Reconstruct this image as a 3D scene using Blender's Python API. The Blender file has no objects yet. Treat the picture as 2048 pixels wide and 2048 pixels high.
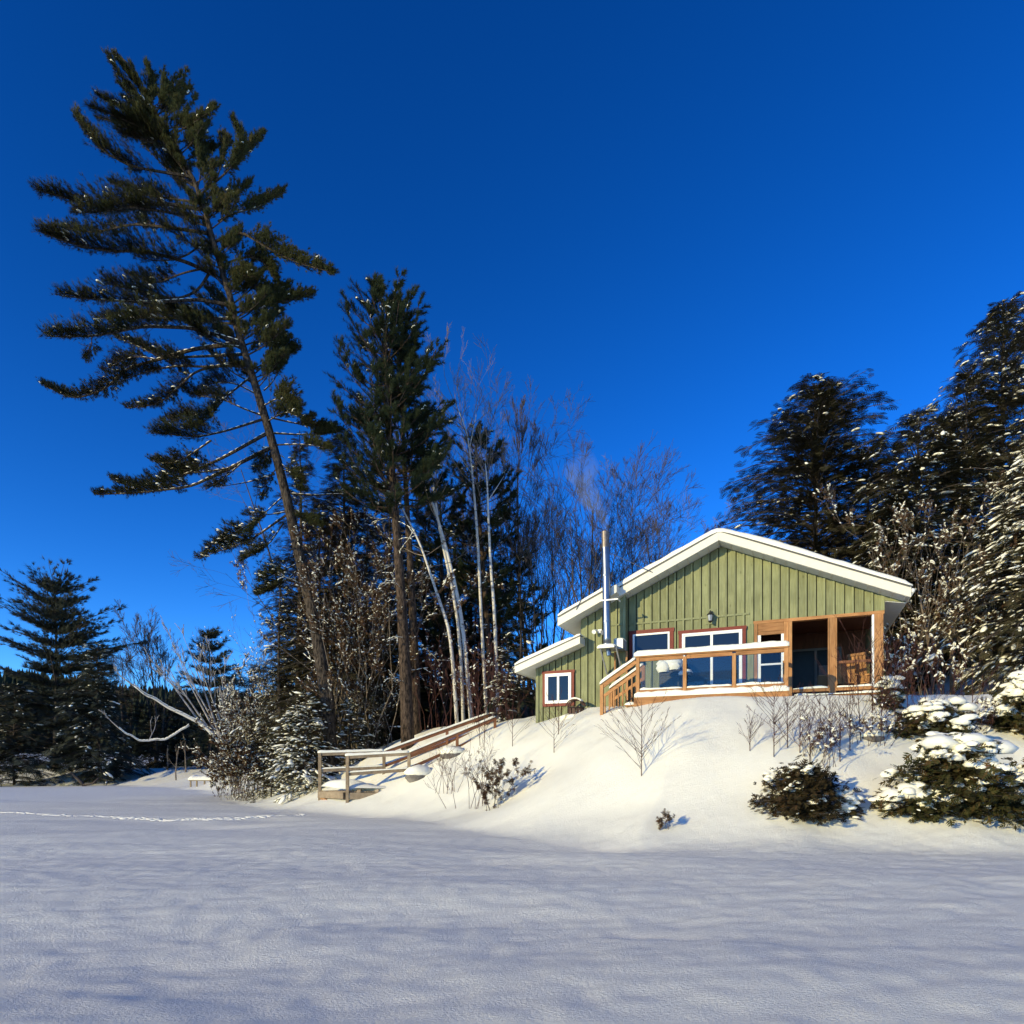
import bpy, math, random
import numpy as np
from mathutils import Vector, Matrix

R = math.radians
random.seed(7)
rng = np.random.default_rng(7)
scene = bpy.context.scene
C = scene.collection

# ------------------------------------------------------------------ camera, sky, sun, exposure
EYE = 1.4                      # camera height above the lake snow
F = 1300.0                     # focal length and horizon row, in pixels of the 2048 px photograph
HOR = 1540.0
cam_d = bpy.data.cameras.new('camera')
cam = bpy.data.objects.new('camera', cam_d)
C.objects.link(cam)
cam.location = (0, 0, EYE)
cam.rotation_euler = (R(90), 0, 0)
cam_d.sensor_width = 36
cam_d.lens = F / 2048 * 36
cam_d.shift_y = (HOR - 1024) / 2048
cam_d.clip_end = 3000
scene.camera = cam

SUN_AZ = 50.0                  # sun stands behind the camera, this far to its left
SUN_EL = 13.5
world = bpy.data.worlds.new('World')
scene.world = world
world.use_nodes = True
wn = world.node_tree
wn.nodes.clear()
sky = wn.nodes.new('ShaderNodeTexSky')
sky.sky_type = 'NISHITA'
sky.sun_disc = False
sky.sun_elevation = R(SUN_EL)
sky.sun_rotation = R(180 + SUN_AZ)
sky.altitude = 3000
sky.air_density = 1.0
sky.dust_density = 0.0
sky.ozone_density = 2.6
hs = wn.nodes.new('ShaderNodeHueSaturation')
hs.inputs['Saturation'].default_value = 1.29
hs.inputs['Hue'].default_value = 0.505
gm = wn.nodes.new('ShaderNodeGamma')
gm.inputs[1].default_value = 1.36
bg = wn.nodes.new('ShaderNodeBackground')
bg.inputs['Strength'].default_value = 0.15
wo = wn.nodes.new('ShaderNodeOutputWorld')
wn.links.new(sky.outputs[0], hs.inputs['Color'])
wn.links.new(hs.outputs[0], gm.inputs[0])
wn.links.new(gm.outputs[0], bg.inputs['Color'])
wn.links.new(bg.outputs[0], wo.inputs['Surface'])

sun_d = bpy.data.lights.new('sun', 'SUN')
sun_d.energy = 4.05
sun_d.angle = R(0.53)
sun_d.color = (1.0, 0.84, 0.42)
sun = bpy.data.objects.new('sun', sun_d)
C.objects.link(sun)
to_sun = Vector((-math.sin(R(SUN_AZ)) * math.cos(R(SUN_EL)), -math.cos(R(SUN_AZ)) * math.cos(R(SUN_EL)), math.sin(R(SUN_EL))))
sun.rotation_euler = to_sun.to_track_quat('Z', 'Y').to_euler()
sun.location = to_sun * 60

scene.view_settings.view_transform = 'Standard'
scene.view_settings.look = 'None'
scene.view_settings.exposure = 0.20
scene.view_settings.gamma = 1.0
scene.view_settings.use_curve_mapping = False
scene.render.engine = 'CYCLES'
scene.cycles.max_bounces = 6
scene.cycles.transparent_max_bounces = 12
scene.cycles.caustics_reflective = False
scene.cycles.caustics_refractive = False


# ------------------------------------------------------------------ helpers
def P(px, py, Y):
    """world point that stands at depth Y in the photograph's pixel (px, py)"""
    return np.array(((px - 1024) / F * Y, Y, EYE + (HOR - py) / F * Y))


def tag(o, label=None, cat=None, group=None, kind=None):
    if label: o['label'] = label
    if cat: o['category'] = cat
    if group: o['group'] = group
    if kind: o['kind'] = kind
    return o


def empty(name, loc=(0, 0, 0), rz=0.0):
    o = bpy.data.objects.new(name, None)
    o.empty_display_size = 0.3
    C.objects.link(o)
    o.location = loc
    o.rotation_euler = (0, 0, rz)
    return o


def mesh_np(name, verts, tris=None, quads=None, smooth=False):
    verts = np.asarray(verts, dtype=np.float32).reshape(-1, 3)
    me = bpy.data.meshes.new(name)
    nt = 0 if tris is None else len(tris)
    nq = 0 if quads is None else len(quads)
    me.vertices.add(len(verts))
    me.vertices.foreach_set('co', verts.ravel())
    parts, starts, totals = [], [], []
    off = 0
    if nt:
        parts.append(np.asarray(tris, dtype=np.int32).ravel())
        starts.append(np.arange(nt) * 3)
        totals.append(np.full(nt, 3))
        off = nt * 3
    if nq:
        parts.append(np.asarray(quads, dtype=np.int32).ravel())
        starts.append(off + np.arange(nq) * 4)
        totals.append(np.full(nq, 4))
    loops = np.concatenate(parts)
    me.loops.add(len(loops))
    me.loops.foreach_set('vertex_index', loops)
    me.polygons.add(nt + nq)
    me.polygons.foreach_set('loop_start', np.concatenate(starts).astype(np.int32))
    me.polygons.foreach_set('loop_total', np.concatenate(totals).astype(np.int32))
    me.update(calc_edges=True)
    me.polygons.foreach_set('use_smooth', np.full(nt + nq, smooth, dtype=bool))
    me.validate()
    return me


class MB:
    """collects geometry and links it as one mesh object"""
    def __init__(self):
        self.v, self.t, self.q, self.n = [], [], [], 0

    def add(self, v, t=None, q=None):
        v = np.asarray(v, dtype=np.float64).reshape(-1, 3)
        if t is not None and len(t): self.t.append(np.asarray(t, dtype=np.int64) + self.n)
        if q is not None and len(q): self.q.append(np.asarray(q, dtype=np.int64) + self.n)
        self.v.append(v)
        self.n += len(v)

    def box(self, x0, x1, y0, y1, z0, z1):
        v = [(x, y, z) for z in (z0, z1) for y in (y0, y1) for x in (x0, x1)]
        q = [(0, 2, 3, 1), (4, 5, 7, 6), (0, 1, 5, 4), (2, 6, 7, 3), (0, 4, 6, 2), (1, 3, 7, 5)]
        self.add(v, q=q)

    def beam(self, a, b, w, h, up=(0, 0, 1)):
        """rectangular bar from a to b, w wide and h high"""
        a, b = np.array(a, float), np.array(b, float)
        d = b - a; d /= np.linalg.norm(d)
        s = np.cross(d, up)
        if np.linalg.norm(s) < 1e-4: s = np.cross(d, (1, 0, 0))
        s /= np.linalg.norm(s)
        u = np.cross(s, d)
        v = []
        for p in (a, b):
            for i, j in ((-1, -1), (1, -1), (1, 1), (-1, 1)):
                v.append(p + s * i * w / 2 + u * j * h / 2)
        self.add(v, q=[(3, 2, 1, 0), (4, 5, 6, 7), (0, 1, 5, 4), (1, 2, 6, 5), (2, 3, 7, 6), (3, 0, 4, 7)])

    def prism(self, poly, y0, y1):
        """polygon in x,z extruded along y"""
        n = len(poly)
        v = [(x, y0, z) for x, z in poly] + [(x, y1, z) for x, z in poly]
        q = [(i, (i + 1) % n, n + (i + 1) % n, n + i) for i in range(n)]
        t = []
        for i in range(1, n - 1):
            t.append((0, i + 1, i)); t.append((n, n + i, n + i + 1))
        self.add(v, t=t, q=q)

    def tube(self, pts, rad, sides=8, cap=True):
        pts = np.asarray(pts, float)
        n = len(pts)
        rad = np.broadcast_to(np.asarray(rad, float), (n,))
        T = np.gradient(pts, axis=0)
        T /= np.maximum(np.linalg.norm(T, axis=1, keepdims=True), 1e-9)
        ref = np.array((0.0, 0, 1)) if abs(T[:, 2]).mean() < 0.85 else np.array((1.0, 0, 0))
        S = np.cross(T, ref); S /= np.maximum(np.linalg.norm(S, axis=1, keepdims=True), 1e-9)
        U = np.cross(S, T)
        a = np.arange(sides) / sides * 2 * np.pi
        ring = S[:, None] * np.cos(a)[None, :, None] + U[:, None] * np.sin(a)[None, :, None]
        v = (pts[:, None] + ring * rad[:, None, None]).reshape(-1, 3)
        i = np.arange(n - 1)[:, None] * sides
        j = np.arange(sides)[None]
        k = (np.arange(sides)[None] + 1) % sides
        q = np.stack([i + k, i + j, i + sides + j, i + sides + k], -1).reshape(-1, 4)
        t = []
        if cap:
            for b in range(1, sides - 1):
                t.append((0, b, b + 1))
                o = (n - 1) * sides
                t.append((o, o + b + 1, o + b))
        self.add(v, t=t, q=q)

    def sticks(self, a, b, ra, rb, sides=3):
        """many straight tapered twigs at once"""
        a, b = np.asarray(a, float).reshape(-1, 3), np.asarray(b, float).reshape(-1, 3)
        n = len(a)
        if n == 0: return
        ra = np.broadcast_to(np.asarray(ra, float), (n,)); rb = np.broadcast_to(np.asarray(rb, float), (n,))
        d = b - a
        d /= np.maximum(np.linalg.norm(d, axis=1, keepdims=True), 1e-9)
        ref = np.where((np.abs(d[:, 2]) < 0.8)[:, None], np.array((0, 0, 1.0)), np.array((1.0, 0, 0)))
        s = np.cross(d, ref); s /= np.linalg.norm(s, axis=1, keepdims=True)
        u = np.cross(s, d)
        an = np.arange(sides) / sides * 2 * np.pi
        ring = s[:, None] * np.cos(an)[None, :, None] + u[:, None] * np.sin(an)[None, :, None]
        v = np.concatenate([a[:, None] + ring * ra[:, None, None], b[:, None] + ring * rb[:, None, None]], 1).reshape(-1, 3)
        base = (np.arange(n) * 2 * sides)[:, None]
        j = np.arange(sides)[None]; k = (j + 1) % sides
        q = np.stack([base + k, base + j, base + sides + j, base + sides + k], -1).reshape(-1, 4)
        self.add(v, q=q)

    def scatter(self, tv, tt, pos, ax, up, sc):
        """copies of the template tv/tt: template x along ax, z along up"""
        pos = np.asarray(pos, float).reshape(-1, 3); n = len(pos)
        if n == 0: return
        ax = np.asarray(ax, float).reshape(-1, 3)
        ax = ax / np.maximum(np.linalg.norm(ax, axis=1, keepdims=True), 1e-9)
        up = np.broadcast_to(np.asarray(up, float), (n, 3))
        side = np.cross(up, ax)
        side /= np.maximum(np.linalg.norm(side, axis=1, keepdims=True), 1e-6)
        up2 = np.cross(ax, side)
        sc = np.asarray(sc, float)
        if sc.ndim == 1: sc = np.repeat(sc[:, None], 3, 1)
        tv = np.asarray(tv, float)
        v = (pos[:, None]
             + ax[:, None] * (tv[None, :, 0:1] * sc[:, None, 0:1])
             + side[:, None] * (tv[None, :, 1:2] * sc[:, None, 1:2])
             + up2[:, None] * (tv[None, :, 2:3] * sc[:, None, 2:3])).reshape(-1, 3)
        t = (np.asarray(tt)[None] + (np.arange(n) * len(tv))[:, None, None]).reshape(-1, 3)
        self.add(v, t=t)

    def build(self, name, mat, parent=None, origin=(0, 0, 0), smooth=False):
        v = np.concatenate(self.v) - np.asarray(origin, float)
        t = np.concatenate(self.t) if self.t else None
        q = np.concatenate(self.q) if self.q else None
        me = mesh_np(name, v, t, q, smooth)
        me.materials.append(mat)
        o = bpy.data.objects.new(name, me)
        C.objects.link(o)
        if parent is not None: o.parent = parent
        else: o.location = origin
        return o


def vnoise(x, y, seed=0):
    """smooth value noise, numpy"""
    xi, yi = np.floor(x).astype(np.int64), np.floor(y).astype(np.int64)
    fx, fy = x - xi, y - yi
    fx = fx * fx * fx * (fx * (fx * 6 - 15) + 10); fy = fy * fy * fy * (fy * (fy * 6 - 15) + 10)
    def h(a, b):
        n = (a * 374761393 + b * 668265263 + seed * 1442695041) & 0xffffffff
        n = ((n ^ (n >> 13)) * 1274126177) & 0xffffffff
        return ((n ^ (n >> 16)) & 0xffff) / 65535.0
    return ((h(xi, yi) * (1 - fx) + h(xi + 1, yi) * fx) * (1 - fy) + (h(xi, yi + 1) * (1 - fx) + h(xi + 1, yi + 1) * fx) * fy) * 2 - 1


# ------------------------------------------------------------------ materials
def new_mat(name):
    m = bpy.data.materials.new(name)
    m.use_nodes = True
    nt = m.node_tree
    b = nt.nodes['Principled BSDF']
    return m, nt, b


def L(nt, a, b): nt.links.new(a, b)


def noise_node(nt, vec, scale, detail=4, rough=0.55):
    n = nt.nodes.new('ShaderNodeTexNoise')
    n.inputs['Scale'].default_value = scale
    n.inputs['Detail'].default_value = detail
    n.inputs['Roughness'].default_value = rough
    if vec is not None: L(nt, vec, n.inputs['Vector'])
    return n


def mapping(nt, vec, scale=(1, 1, 1), rot=(0, 0, 0)):
    n = nt.nodes.new('ShaderNodeMapping')
    n.inputs['Scale'].default_value = scale
    n.inputs['Rotation'].default_value = rot
    L(nt, vec, n.inputs['Vector'])
    return n.outputs[0]


def ramp(nt, fac, stops):
    n = nt.nodes.new('ShaderNodeValToRGB')
    e = n.color_ramp.elements
    while len(e) < len(stops): e.new(0.5)
    for el, (p, c) in zip(e, stops):
        el.position = p
        el.color = (c[0], c[1], c[2], 1) if len(c) == 3 else c
    L(nt, fac, n.inputs['Fac'])
    return n.outputs[0]


def snow_mat(name, fine=True):
    m, nt, b = new_mat(name)
    tc = nt.nodes.new('ShaderNodeTexCoord')
    geo = nt.nodes.new('ShaderNodeNewGeometry')
    pos = geo.outputs['Position']
    b.inputs['Base Color'].default_value = (0.89, 0.865, 0.745, 1)
    b.inputs['Roughness'].default_value = 0.65
    b.inputs['Specular IOR Level'].default_value = 0.15
    if fine:
        n1 = noise_node(nt, mapping(nt, pos, (1, 1.5, 1), (0, 0, R(-14))), 36, 6, 0.72)            # grain, about 6 cm
        n2 = noise_node(nt, mapping(nt, pos, (1.6, 7, 4), (0, 0, R(-14))), 1.3, 6, 0.65)   # wind ripples
        n3 = noise_node(nt, pos, 3.2, 4, 0.55)
        def bump(h, strength, dist, prev=None):
            n = nt.nodes.new('ShaderNodeBump')
            n.inputs['Strength'].default_value = strength
            n.inputs['Distance'].default_value = dist
            L(nt, h, n.inputs['Height'])
            if prev is not None: L(nt, prev, n.inputs['Normal'])
            return n.outputs[0]
        w = bump(n2.outputs[0], 0.32, 0.024)
        g = bump(n1.outputs[0], 1.0, 0.017, w)
        g = bump(n3.outputs[0], 0.16, 0.05, g)
        L(nt, g, b.inputs['Normal'])
    else:
        n1 = noise_node(nt, pos, 14, 4, 0.6)
        bn = nt.nodes.new('ShaderNodeBump')
        bn.inputs['Strength'].default_value = 0.5
        bn.inputs['Distance'].default_value = 0.02
        L(nt, n1.outputs[0], bn.inputs['Height'])
        L(nt, bn.outputs[0], b.inputs['Normal'])
    return m


def wood_mat(name, c0, c1, grain=(1, 1, 12), knots=False, rough=0.7, tone=0.25, bumpd=0.004):
    """grain runs along the axis with the small scale"""
    m, nt, b = new_mat(name)
    tc = nt.nodes.new('ShaderNodeTexCoord')
    oi = nt.nodes.new('ShaderNodeObjectInfo')
    add = nt.nodes.new('ShaderNodeVectorMath'); add.operation = 'ADD'
    mul = nt.nodes.new('ShaderNodeVectorMath'); mul.operation = 'SCALE'
    comb = nt.nodes.new('ShaderNodeCombineXYZ')
    for k in range(3): L(nt, oi.outputs['Random'], comb.inputs[k])
    L(nt, comb.outputs[0], mul.inputs[0]); mul.inputs['Scale'].default_value = 37
    L(nt, tc.outputs['Object'], add.inputs[0]); L(nt, mul.outputs[0], add.inputs[1])
    v = mapping(nt, add.outputs[0], grain)
    n = noise_node(nt, v, 3.0, 6, 0.6)
    n2 = noise_node(nt, add.outputs[0], 2.2, 3, 0.5)
    col = ramp(nt, n.outputs[0], [(0.32, c0), (0.68, c1)])
    mx = nt.nodes.new('ShaderNodeMix'); mx.data_type = 'RGBA'; mx.blend_type = 'MULTIPLY'
    mx.inputs['Factor'].default_value = 1.0
    L(nt, col, mx.inputs['A'])
    sh = ramp(nt, n2.outputs[0], [(0.3, (1 - tone,) * 3), (0.7, (1.0 + 0.0,) * 3)])
    L(nt, sh, mx.inputs['B'])
    out = mx.outputs['Result']
    mr = nt.nodes.new('ShaderNodeMapRange')
    mr.inputs['To Min'].default_value = 1 - tone * 0.7; mr.inputs['To Max'].default_value = 1 + tone * 0.4
    L(nt, oi.outputs['Random'], mr.inputs['Value'])
    m2 = nt.nodes.new('ShaderNodeMix'); m2.data_type = 'RGBA'; m2.blend_type = 'MULTIPLY'; m2.inputs['Factor'].default_value = 1
    L(nt, out, m2.inputs['A']); L(nt, mr.outputs[0], m2.inputs['B'])
    out = m2.outputs['Result']
    if knots:
        vo = nt.nodes.new('ShaderNodeTexVoronoi')
        vo.inputs['Scale'].default_value = 2.3
        L(nt, mapping(nt, add.outputs[0], (1.6, 1.6, 0.9)), vo.inputs['Vector'])
        kr = ramp(nt, vo.outputs['Distance'], [(0.03, (0.55, 0.55, 0.5)), (0.13, (1, 1, 1))])
        m3 = nt.nodes.new('ShaderNodeMix'); m3.data_type = 'RGBA'; m3.blend_type = 'MULTIPLY'; m3.inputs['Factor'].default_value = 0.8
        L(nt, out, m3.inputs['A']); L(nt, kr, m3.inputs['B'])
        out = m3.outputs['Result']
    L(nt, out, b.inputs['Base Color'])
    b.inputs['Roughness'].default_value = rough
    b.inputs['Specular IOR Level'].default_value = 0.25
    bn = nt.nodes.new('ShaderNodeBump')
    bn.inputs['Strength'].default_value = 0.5; bn.inputs['Distance'].default_value = bumpd
    L(nt, n.outputs[0], bn.inputs['Height']); L(nt, bn.outputs[0], b.inputs['Normal'])
    return m


def plain_mat(name, col, rough=0.5, metal=0.0, var=0.15, scale=8, spec=0.3):
    m, nt, b = new_mat(name)
    tc = nt.nodes.new('ShaderNodeTexCoord')
    n = noise_node(nt, tc.outputs['Object'], scale, 4, 0.6)
    lo = tuple(c * (1 - var) for c in col); hi = tuple(min(1, c * (1 + var)) for c in col)
    L(nt, ramp(nt, n.outputs[0], [(0.3, lo), (0.7, hi)]), b.inputs['Base Color'])
    b.inputs['Roughness'].default_value = rough
    b.inputs['Metallic'].default_value = metal
    b.inputs['Specular IOR Level'].default_value = spec
    return m


def leaf_mat(name, stops, rough=0.75):
    """every needle cluster is an island and takes its own tone"""
    m, nt, b = new_mat(name)
    geo = nt.nodes.new('ShaderNodeNewGeometry')
    n = noise_node(nt, geo.outputs['Position'], 0.9, 2, 0.5)
    mx = nt.nodes.new('ShaderNodeMath'); mx.operation = 'MULTIPLY_ADD'
    L(nt, geo.outputs['Random Per Island'], mx.inputs[0]); mx.inputs[1].default_value = 0.6
    sub = nt.nodes.new('ShaderNodeMath'); sub.operation = 'MULTIPLY_ADD'
    L(nt, n.outputs[0], sub.inputs[0]); sub.inputs[1].default_value = 0.9; sub.inputs[2].default_value = -0.25
    L(nt, sub.outputs[0], mx.inputs[2])
    L(nt, ramp(nt, mx.outputs[0], stops), b.inputs['Base Color'])
    b.inputs['Roughness'].default_value = rough
    b.inputs['Specular IOR Level'].default_value = 0.12
    return m


def bark_mat(name, c0, c1, scale=6, stretch=(3, 3, 0.7), bumpd=0.03, lo=0.35, hi=0.65):
    m, nt, b = new_mat(name)
    geo = nt.nodes.new('ShaderNodeNewGeometry')
    n = noise_node(nt, mapping(nt, geo.outputs['Position'], stretch), scale, 5, 0.65)
    L(nt, ramp(nt, n.outputs[0], [(lo, c0), (hi, c1)]), b.inputs['Base Color'])
    b.inputs['Roughness'].default_value = 0.9
    b.inputs['Specular IOR Level'].default_value = 0.1
    bn = nt.nodes.new('ShaderNodeBump')
    bn.inputs['Strength'].default_value = 0.8; bn.inputs['Distance'].default_value = bumpd
    L(nt, n.outputs[0], bn.inputs['Height']); L(nt, bn.outputs[0], b.inputs['Normal'])
    return m


M = {}
M['snow'] = snow_mat('snow_ground')
M['snow_cap'] = snow_mat('snow_soft', fine=False)
M['siding'] = wood_mat('green_siding', (0.215, 0.228, 0.112), (0.305, 0.318, 0.168), grain=(9, 9, 0.8), knots=True)
M['batten'] = wood_mat('green_batten', (0.22, 0.235, 0.12), (0.30, 0.315, 0.17), grain=(9, 9, 0.8))
M['shade_back'] = plain_mat('shadow_line_backing', (0.045, 0.05, 0.025), 0.9)  # darkened so the grooves between the boards read as batten shadows
M['cream'] = plain_mat('cream_paint', (0.70, 0.67, 0.58), 0.45, var=0.03)
M['soffit'] = plain_mat('soffit_white', (0.62, 0.63, 0.60), 0.5, var=0.04)
M['red'] = plain_mat('red_trim', (0.17, 0.024, 0.014), 0.55, var=0.15)
M['vinyl'] = plain_mat('white_vinyl', (0.82, 0.82, 0.80), 0.35, var=0.02)
M['cedar'] = wood_mat('cedar_wood', (0.36, 0.165, 0.062), (0.58, 0.305, 0.13), grain=(7, 7, 0.8), knots=True, tone=0.3)
M['cedar_h'] = wood_mat('cedar_wood_level', (0.35, 0.155, 0.058), (0.55, 0.28, 0.115), grain=(0.8, 7, 7), knots=True, tone=0.3)
M['old_wood'] = wood_mat('weathered_wood', (0.23, 0.17, 0.11), (0.40, 0.31, 0.21), grain=(2, 2, 2), tone=0.3)
M['red_wood'] = wood_mat('brown_rail_wood', (0.17, 0.07, 0.035), (0.27, 0.12, 0.06), grain=(2, 2, 2), tone=0.3)
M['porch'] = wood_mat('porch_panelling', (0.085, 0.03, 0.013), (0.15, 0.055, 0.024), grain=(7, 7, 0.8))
M['steel'] = plain_mat('stainless_pipe', (0.22, 0.24, 0.27), 0.30, metal=0.9, var=0.25, scale=3)
M['dark_steel'] = plain_mat('sooty_pipe', (0.20, 0.17, 0.15), 0.5, metal=0.8, var=0.3)
M['black'] = plain_mat('black_metal', (0.015, 0.015, 0.016), 0.4, var=0.2)
M['grey'] = plain_mat('grey_metal', (0.35, 0.36, 0.38), 0.4, metal=0.5)
M['shingle'] = plain_mat('roof_deck', (0.08, 0.08, 0.08), 0.8)
M['dark_inside'] = plain_mat('dark_room', (0.02, 0.02, 0.022), 0.9)
M['barrel'] = wood_mat('barrel_wood', (0.05, 0.03, 0.025), (0.12, 0.07, 0.055), grain=(6, 6, 1))
M['rock'] = bark_mat('rock', (0.10, 0.09, 0.085), (0.22, 0.20, 0.18), 4, (1, 1, 1))


def pane_mat():
    m, nt, b = new_mat('window_pane')
    b.inputs['Base Color'].default_value = (0.012, 0.018, 0.03, 1)
    b.inputs['Roughness'].default_value = 0.03
    b.inputs['IOR'].default_value = 1.42
    tc = nt.nodes.new('ShaderNodeTexCoord')
    n = noise_node(nt, tc.outputs['Object'], 1.2, 2)
    bn = nt.nodes.new('ShaderNodeBump'); bn.inputs['Strength'].default_value = 0.06; bn.inputs['Distance'].default_value = 0.02
    L(nt, n.outputs[0], bn.inputs['Height']); L(nt, bn.outputs[0], b.inputs['Normal'])
    return m


def clear_mat():
    m, nt, b = new_mat('clear_glass')
    nt.nodes.remove(b)
    tr = nt.nodes.new('ShaderNodeBsdfTransparent'); tr.inputs[0].default_value = (0.86, 0.89, 0.91, 1)
    gl = nt.nodes.new('ShaderNodeBsdfGlossy'); gl.inputs['Roughness'].default_value = 0.02
    lw = nt.nodes.new('ShaderNodeFresnel'); lw.inputs['IOR'].default_value = 1.36
    mx = nt.nodes.new('ShaderNodeMixShader')
    L(nt, lw.outputs[0], mx.inputs[0]); L(nt, tr.outputs[0], mx.inputs[1]); L(nt, gl.outputs[0], mx.inputs[2])
    L(nt, mx.outputs[0], nt.nodes['Material Output'].inputs['Surface'])
    return m


M['pane'] = pane_mat()
M['glass'] = clear_mat()
M['shade_frame'] = plain_mat('shaded_frame', (0.10, 0.10, 0.10), 0.6)  # frame colour darkened, the porch's shade put into it
M['dark_pane'] = plain_mat('shaded_pane', (0.012, 0.013, 0.015), 0.25, spec=0.1)  # darker, duller copy of the pane with the porch's shade in its colour
M['bark'] = bark_mat('pine_bark', (0.012, 0.010, 0.009), (0.105, 0.082, 0.063), 4, (4, 4, 1.1), 0.09, .38, .62)
M['bark_red'] = bark_mat('red_pine_bark', (0.014, 0.011, 0.009), (0.115, 0.080, 0.058), 4, (4, 4, 1.2), 0.07, .38, .62)
M['bark_dark'] = bark_mat('dark_bark', (0.035, 0.028, 0.024), (0.12, 0.095, 0.08), 6)
M['twig'] = bark_mat('grey_twig', (0.040, 0.034, 0.032), (0.115, 0.096, 0.088), 6, (1, 1, 1), 0.01)
M['twig_light'] = bark_mat('pale_twig', (0.12, 0.095, 0.075), (0.26, 0.21, 0.165), 6, (1, 1, 1), 0.01)
M['twig_red'] = bark_mat('red_twig', (0.045, 0.02, 0.018), (0.105, 0.047, 0.038), 6, (1, 1, 1), 0.01)
M['birch'] = bark_mat('birch_bark', (0.06, 0.05, 0.04), (0.60, 0.57, 0.52), 2.2, (1, 1, 3.0), 0.01, .33, .44)
M['pine_leaf'] = leaf_mat('white_pine_needles', [(0.0, (0.016, 0.024, 0.012)), (0.45, (0.035, 0.045, 0.018)), (0.72, (0.06, 0.062, 0.022)), (0.95, (0.11, 0.075, 0.03))])
M['redpine_leaf'] = leaf_mat('red_pine_needles', [(0.0, (0.010, 0.018, 0.012)), (0.6, (0.024, 0.036, 0.018)), (1.0, (0.05, 0.058, 0.026))])
M['hemlock_leaf'] = leaf_mat('hemlock_needles', [(0.0, (0.022, 0.023, 0.012)), (0.55, (0.058, 0.053, 0.026)), (1.0, (0.125, 0.092, 0.046))])
M['far_leaf'] = leaf_mat('far_needles', [(0.0, (0.022, 0.028, 0.022)), (0.55, (0.048, 0.056, 0.04)), (1.0, (0.10, 0.10, 0.075))])
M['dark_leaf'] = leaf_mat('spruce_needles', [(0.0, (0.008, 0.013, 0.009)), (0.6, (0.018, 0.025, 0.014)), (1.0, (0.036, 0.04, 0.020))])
M['cedar_leaf'] = leaf_mat('cedar_foliage', [(0.0, (0.018, 0.020, 0.008)), (0.5, (0.045, 0.046, 0.016)), (0.85, (0.085, 0.05, 0.02)), (1.0, (0.13, 0.055, 0.025))])
M['brown_leaf'] = leaf_mat('dry_leaves', [(0.0, (0.04, 0.02, 0.011)), (0.5, (0.09, 0.05, 0.027)), (1.0, (0.16, 0.095, 0.05))])

# ------------------------------------------------------------------ terrain: lake, bank, plateau
SHORE = np.array([  # X, Y, plateau height, width of the slope
    (160, 20, 4.0, 9), (40, 9.5, 3.8, 8), (20, 11.2, 3.5, 5.6), (12, 11.7, 3.36, 4.7), (8, 11.8, 3.26, 4.2), (5.2, 11.9, 3.20, 4.0),
    (2.6, 12.6, 3.18, 4.2), (0.8, 14.3, 3.2, 4.4), (-0.8, 16.6, 3.3, 4.4), (-2.5, 19.7, 3.4, 4.7), (-4.4, 21.7, 3.3, 4.8),
    (-7.2, 23.2, 3.0, 5.5), (-9.8, 26.5, 2.8, 6), (-13, 32, 2.6, 8), (-19, 44, 1.8, 3.5), (-27, 57, 1.4, 2.2),
    (-34, 60, 1.4, 2.0), (-44, 61, 1.4, 2.0), (-60, 63, 1.5, 2.5), (-90, 70, 4, 20), (-200, 95, 6, 30)], float)
POLY = np.vstack([SHORE[:, :2], [(-400, 120), (-400, 700), (500, 700), (500, 20)]])


def inside(x, y):
    r = np.zeros(x.shape, bool)
    n = len(POLY)
    for i in range(n):
        x0, y0 = POLY[i]; x1, y1 = POLY[(i + 1) % n]
        if y0 == y1: continue
        c = ((y0 > y) != (y1 > y)) & (x < (x1 - x0) * (y - y0) / (y1 - y0) + x0)
        r ^= c
    return r


def base_height(x, y):
    x = np.asarray(x, float); y = np.asarray(y, float)
    best = np.full(x.shape, 1e9); wsum = np.zeros(x.shape); Hs = np.zeros(x.shape); Ws = np.zeros(x.shape)
    ds = []
    for i in range(len(SHORE) - 1):
        a, b = SHORE[i], SHORE[i + 1]
        ex, ey = b[0] - a[0], b[1] - a[1]
        t = np.clip(((x - a[0]) * ex + (y - a[1]) * ey) / (ex * ex + ey * ey), 0, 1)
        d = np.hypot(x - a[0] - t * ex, y - a[1] - t * ey)
        w = 1.0 / (d + 0.3) ** 4
        wsum += w; Hs += w * (a[2] + (b[2] - a[2]) * t); Ws += w * (a[3] + (b[3] - a[3]) * t)
        best = np.minimum(best, d)
    H = Hs / wsum; W = Ws / wsum
    d = np.where(inside(x, y), best, -best) + np.clip((y - 40) / 10, 0, 1) * 1.6 * vnoise(x / 3.5, y / 3.5, 8)
    s = np.clip((d + 1.3) / (W + 1.3), 0, 1)
    f = 0.55 * (s * s * (3 - 2 * s)) + 0.45 * s * s * 1.35 / (s + 0.35)
    z = H * f
    z += np.clip(d - W, 0, 60) * 0.03
    z += 1.7 * np.exp(-(((x - 17.5) / 2.6) ** 2 + ((y - 24) / 3.0) ** 2))           # mound right of the cottage
    m = np.clip(d / 3.0, 0, 1)
    z += 0.16 * 4 * s * (1 - s) * vnoise(x / 2.1 + 3, y / 1.7, 17) + 0.06 * 4 * s * (1 - s) * vnoise(x / .8, y / .8, 18)
    z += m * (0.05 * vnoise(x / 1.7, y / 1.7, 3) + 0.02 * vnoise(x / 0.6, y / 0.6, 4))
    return z, d


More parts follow.
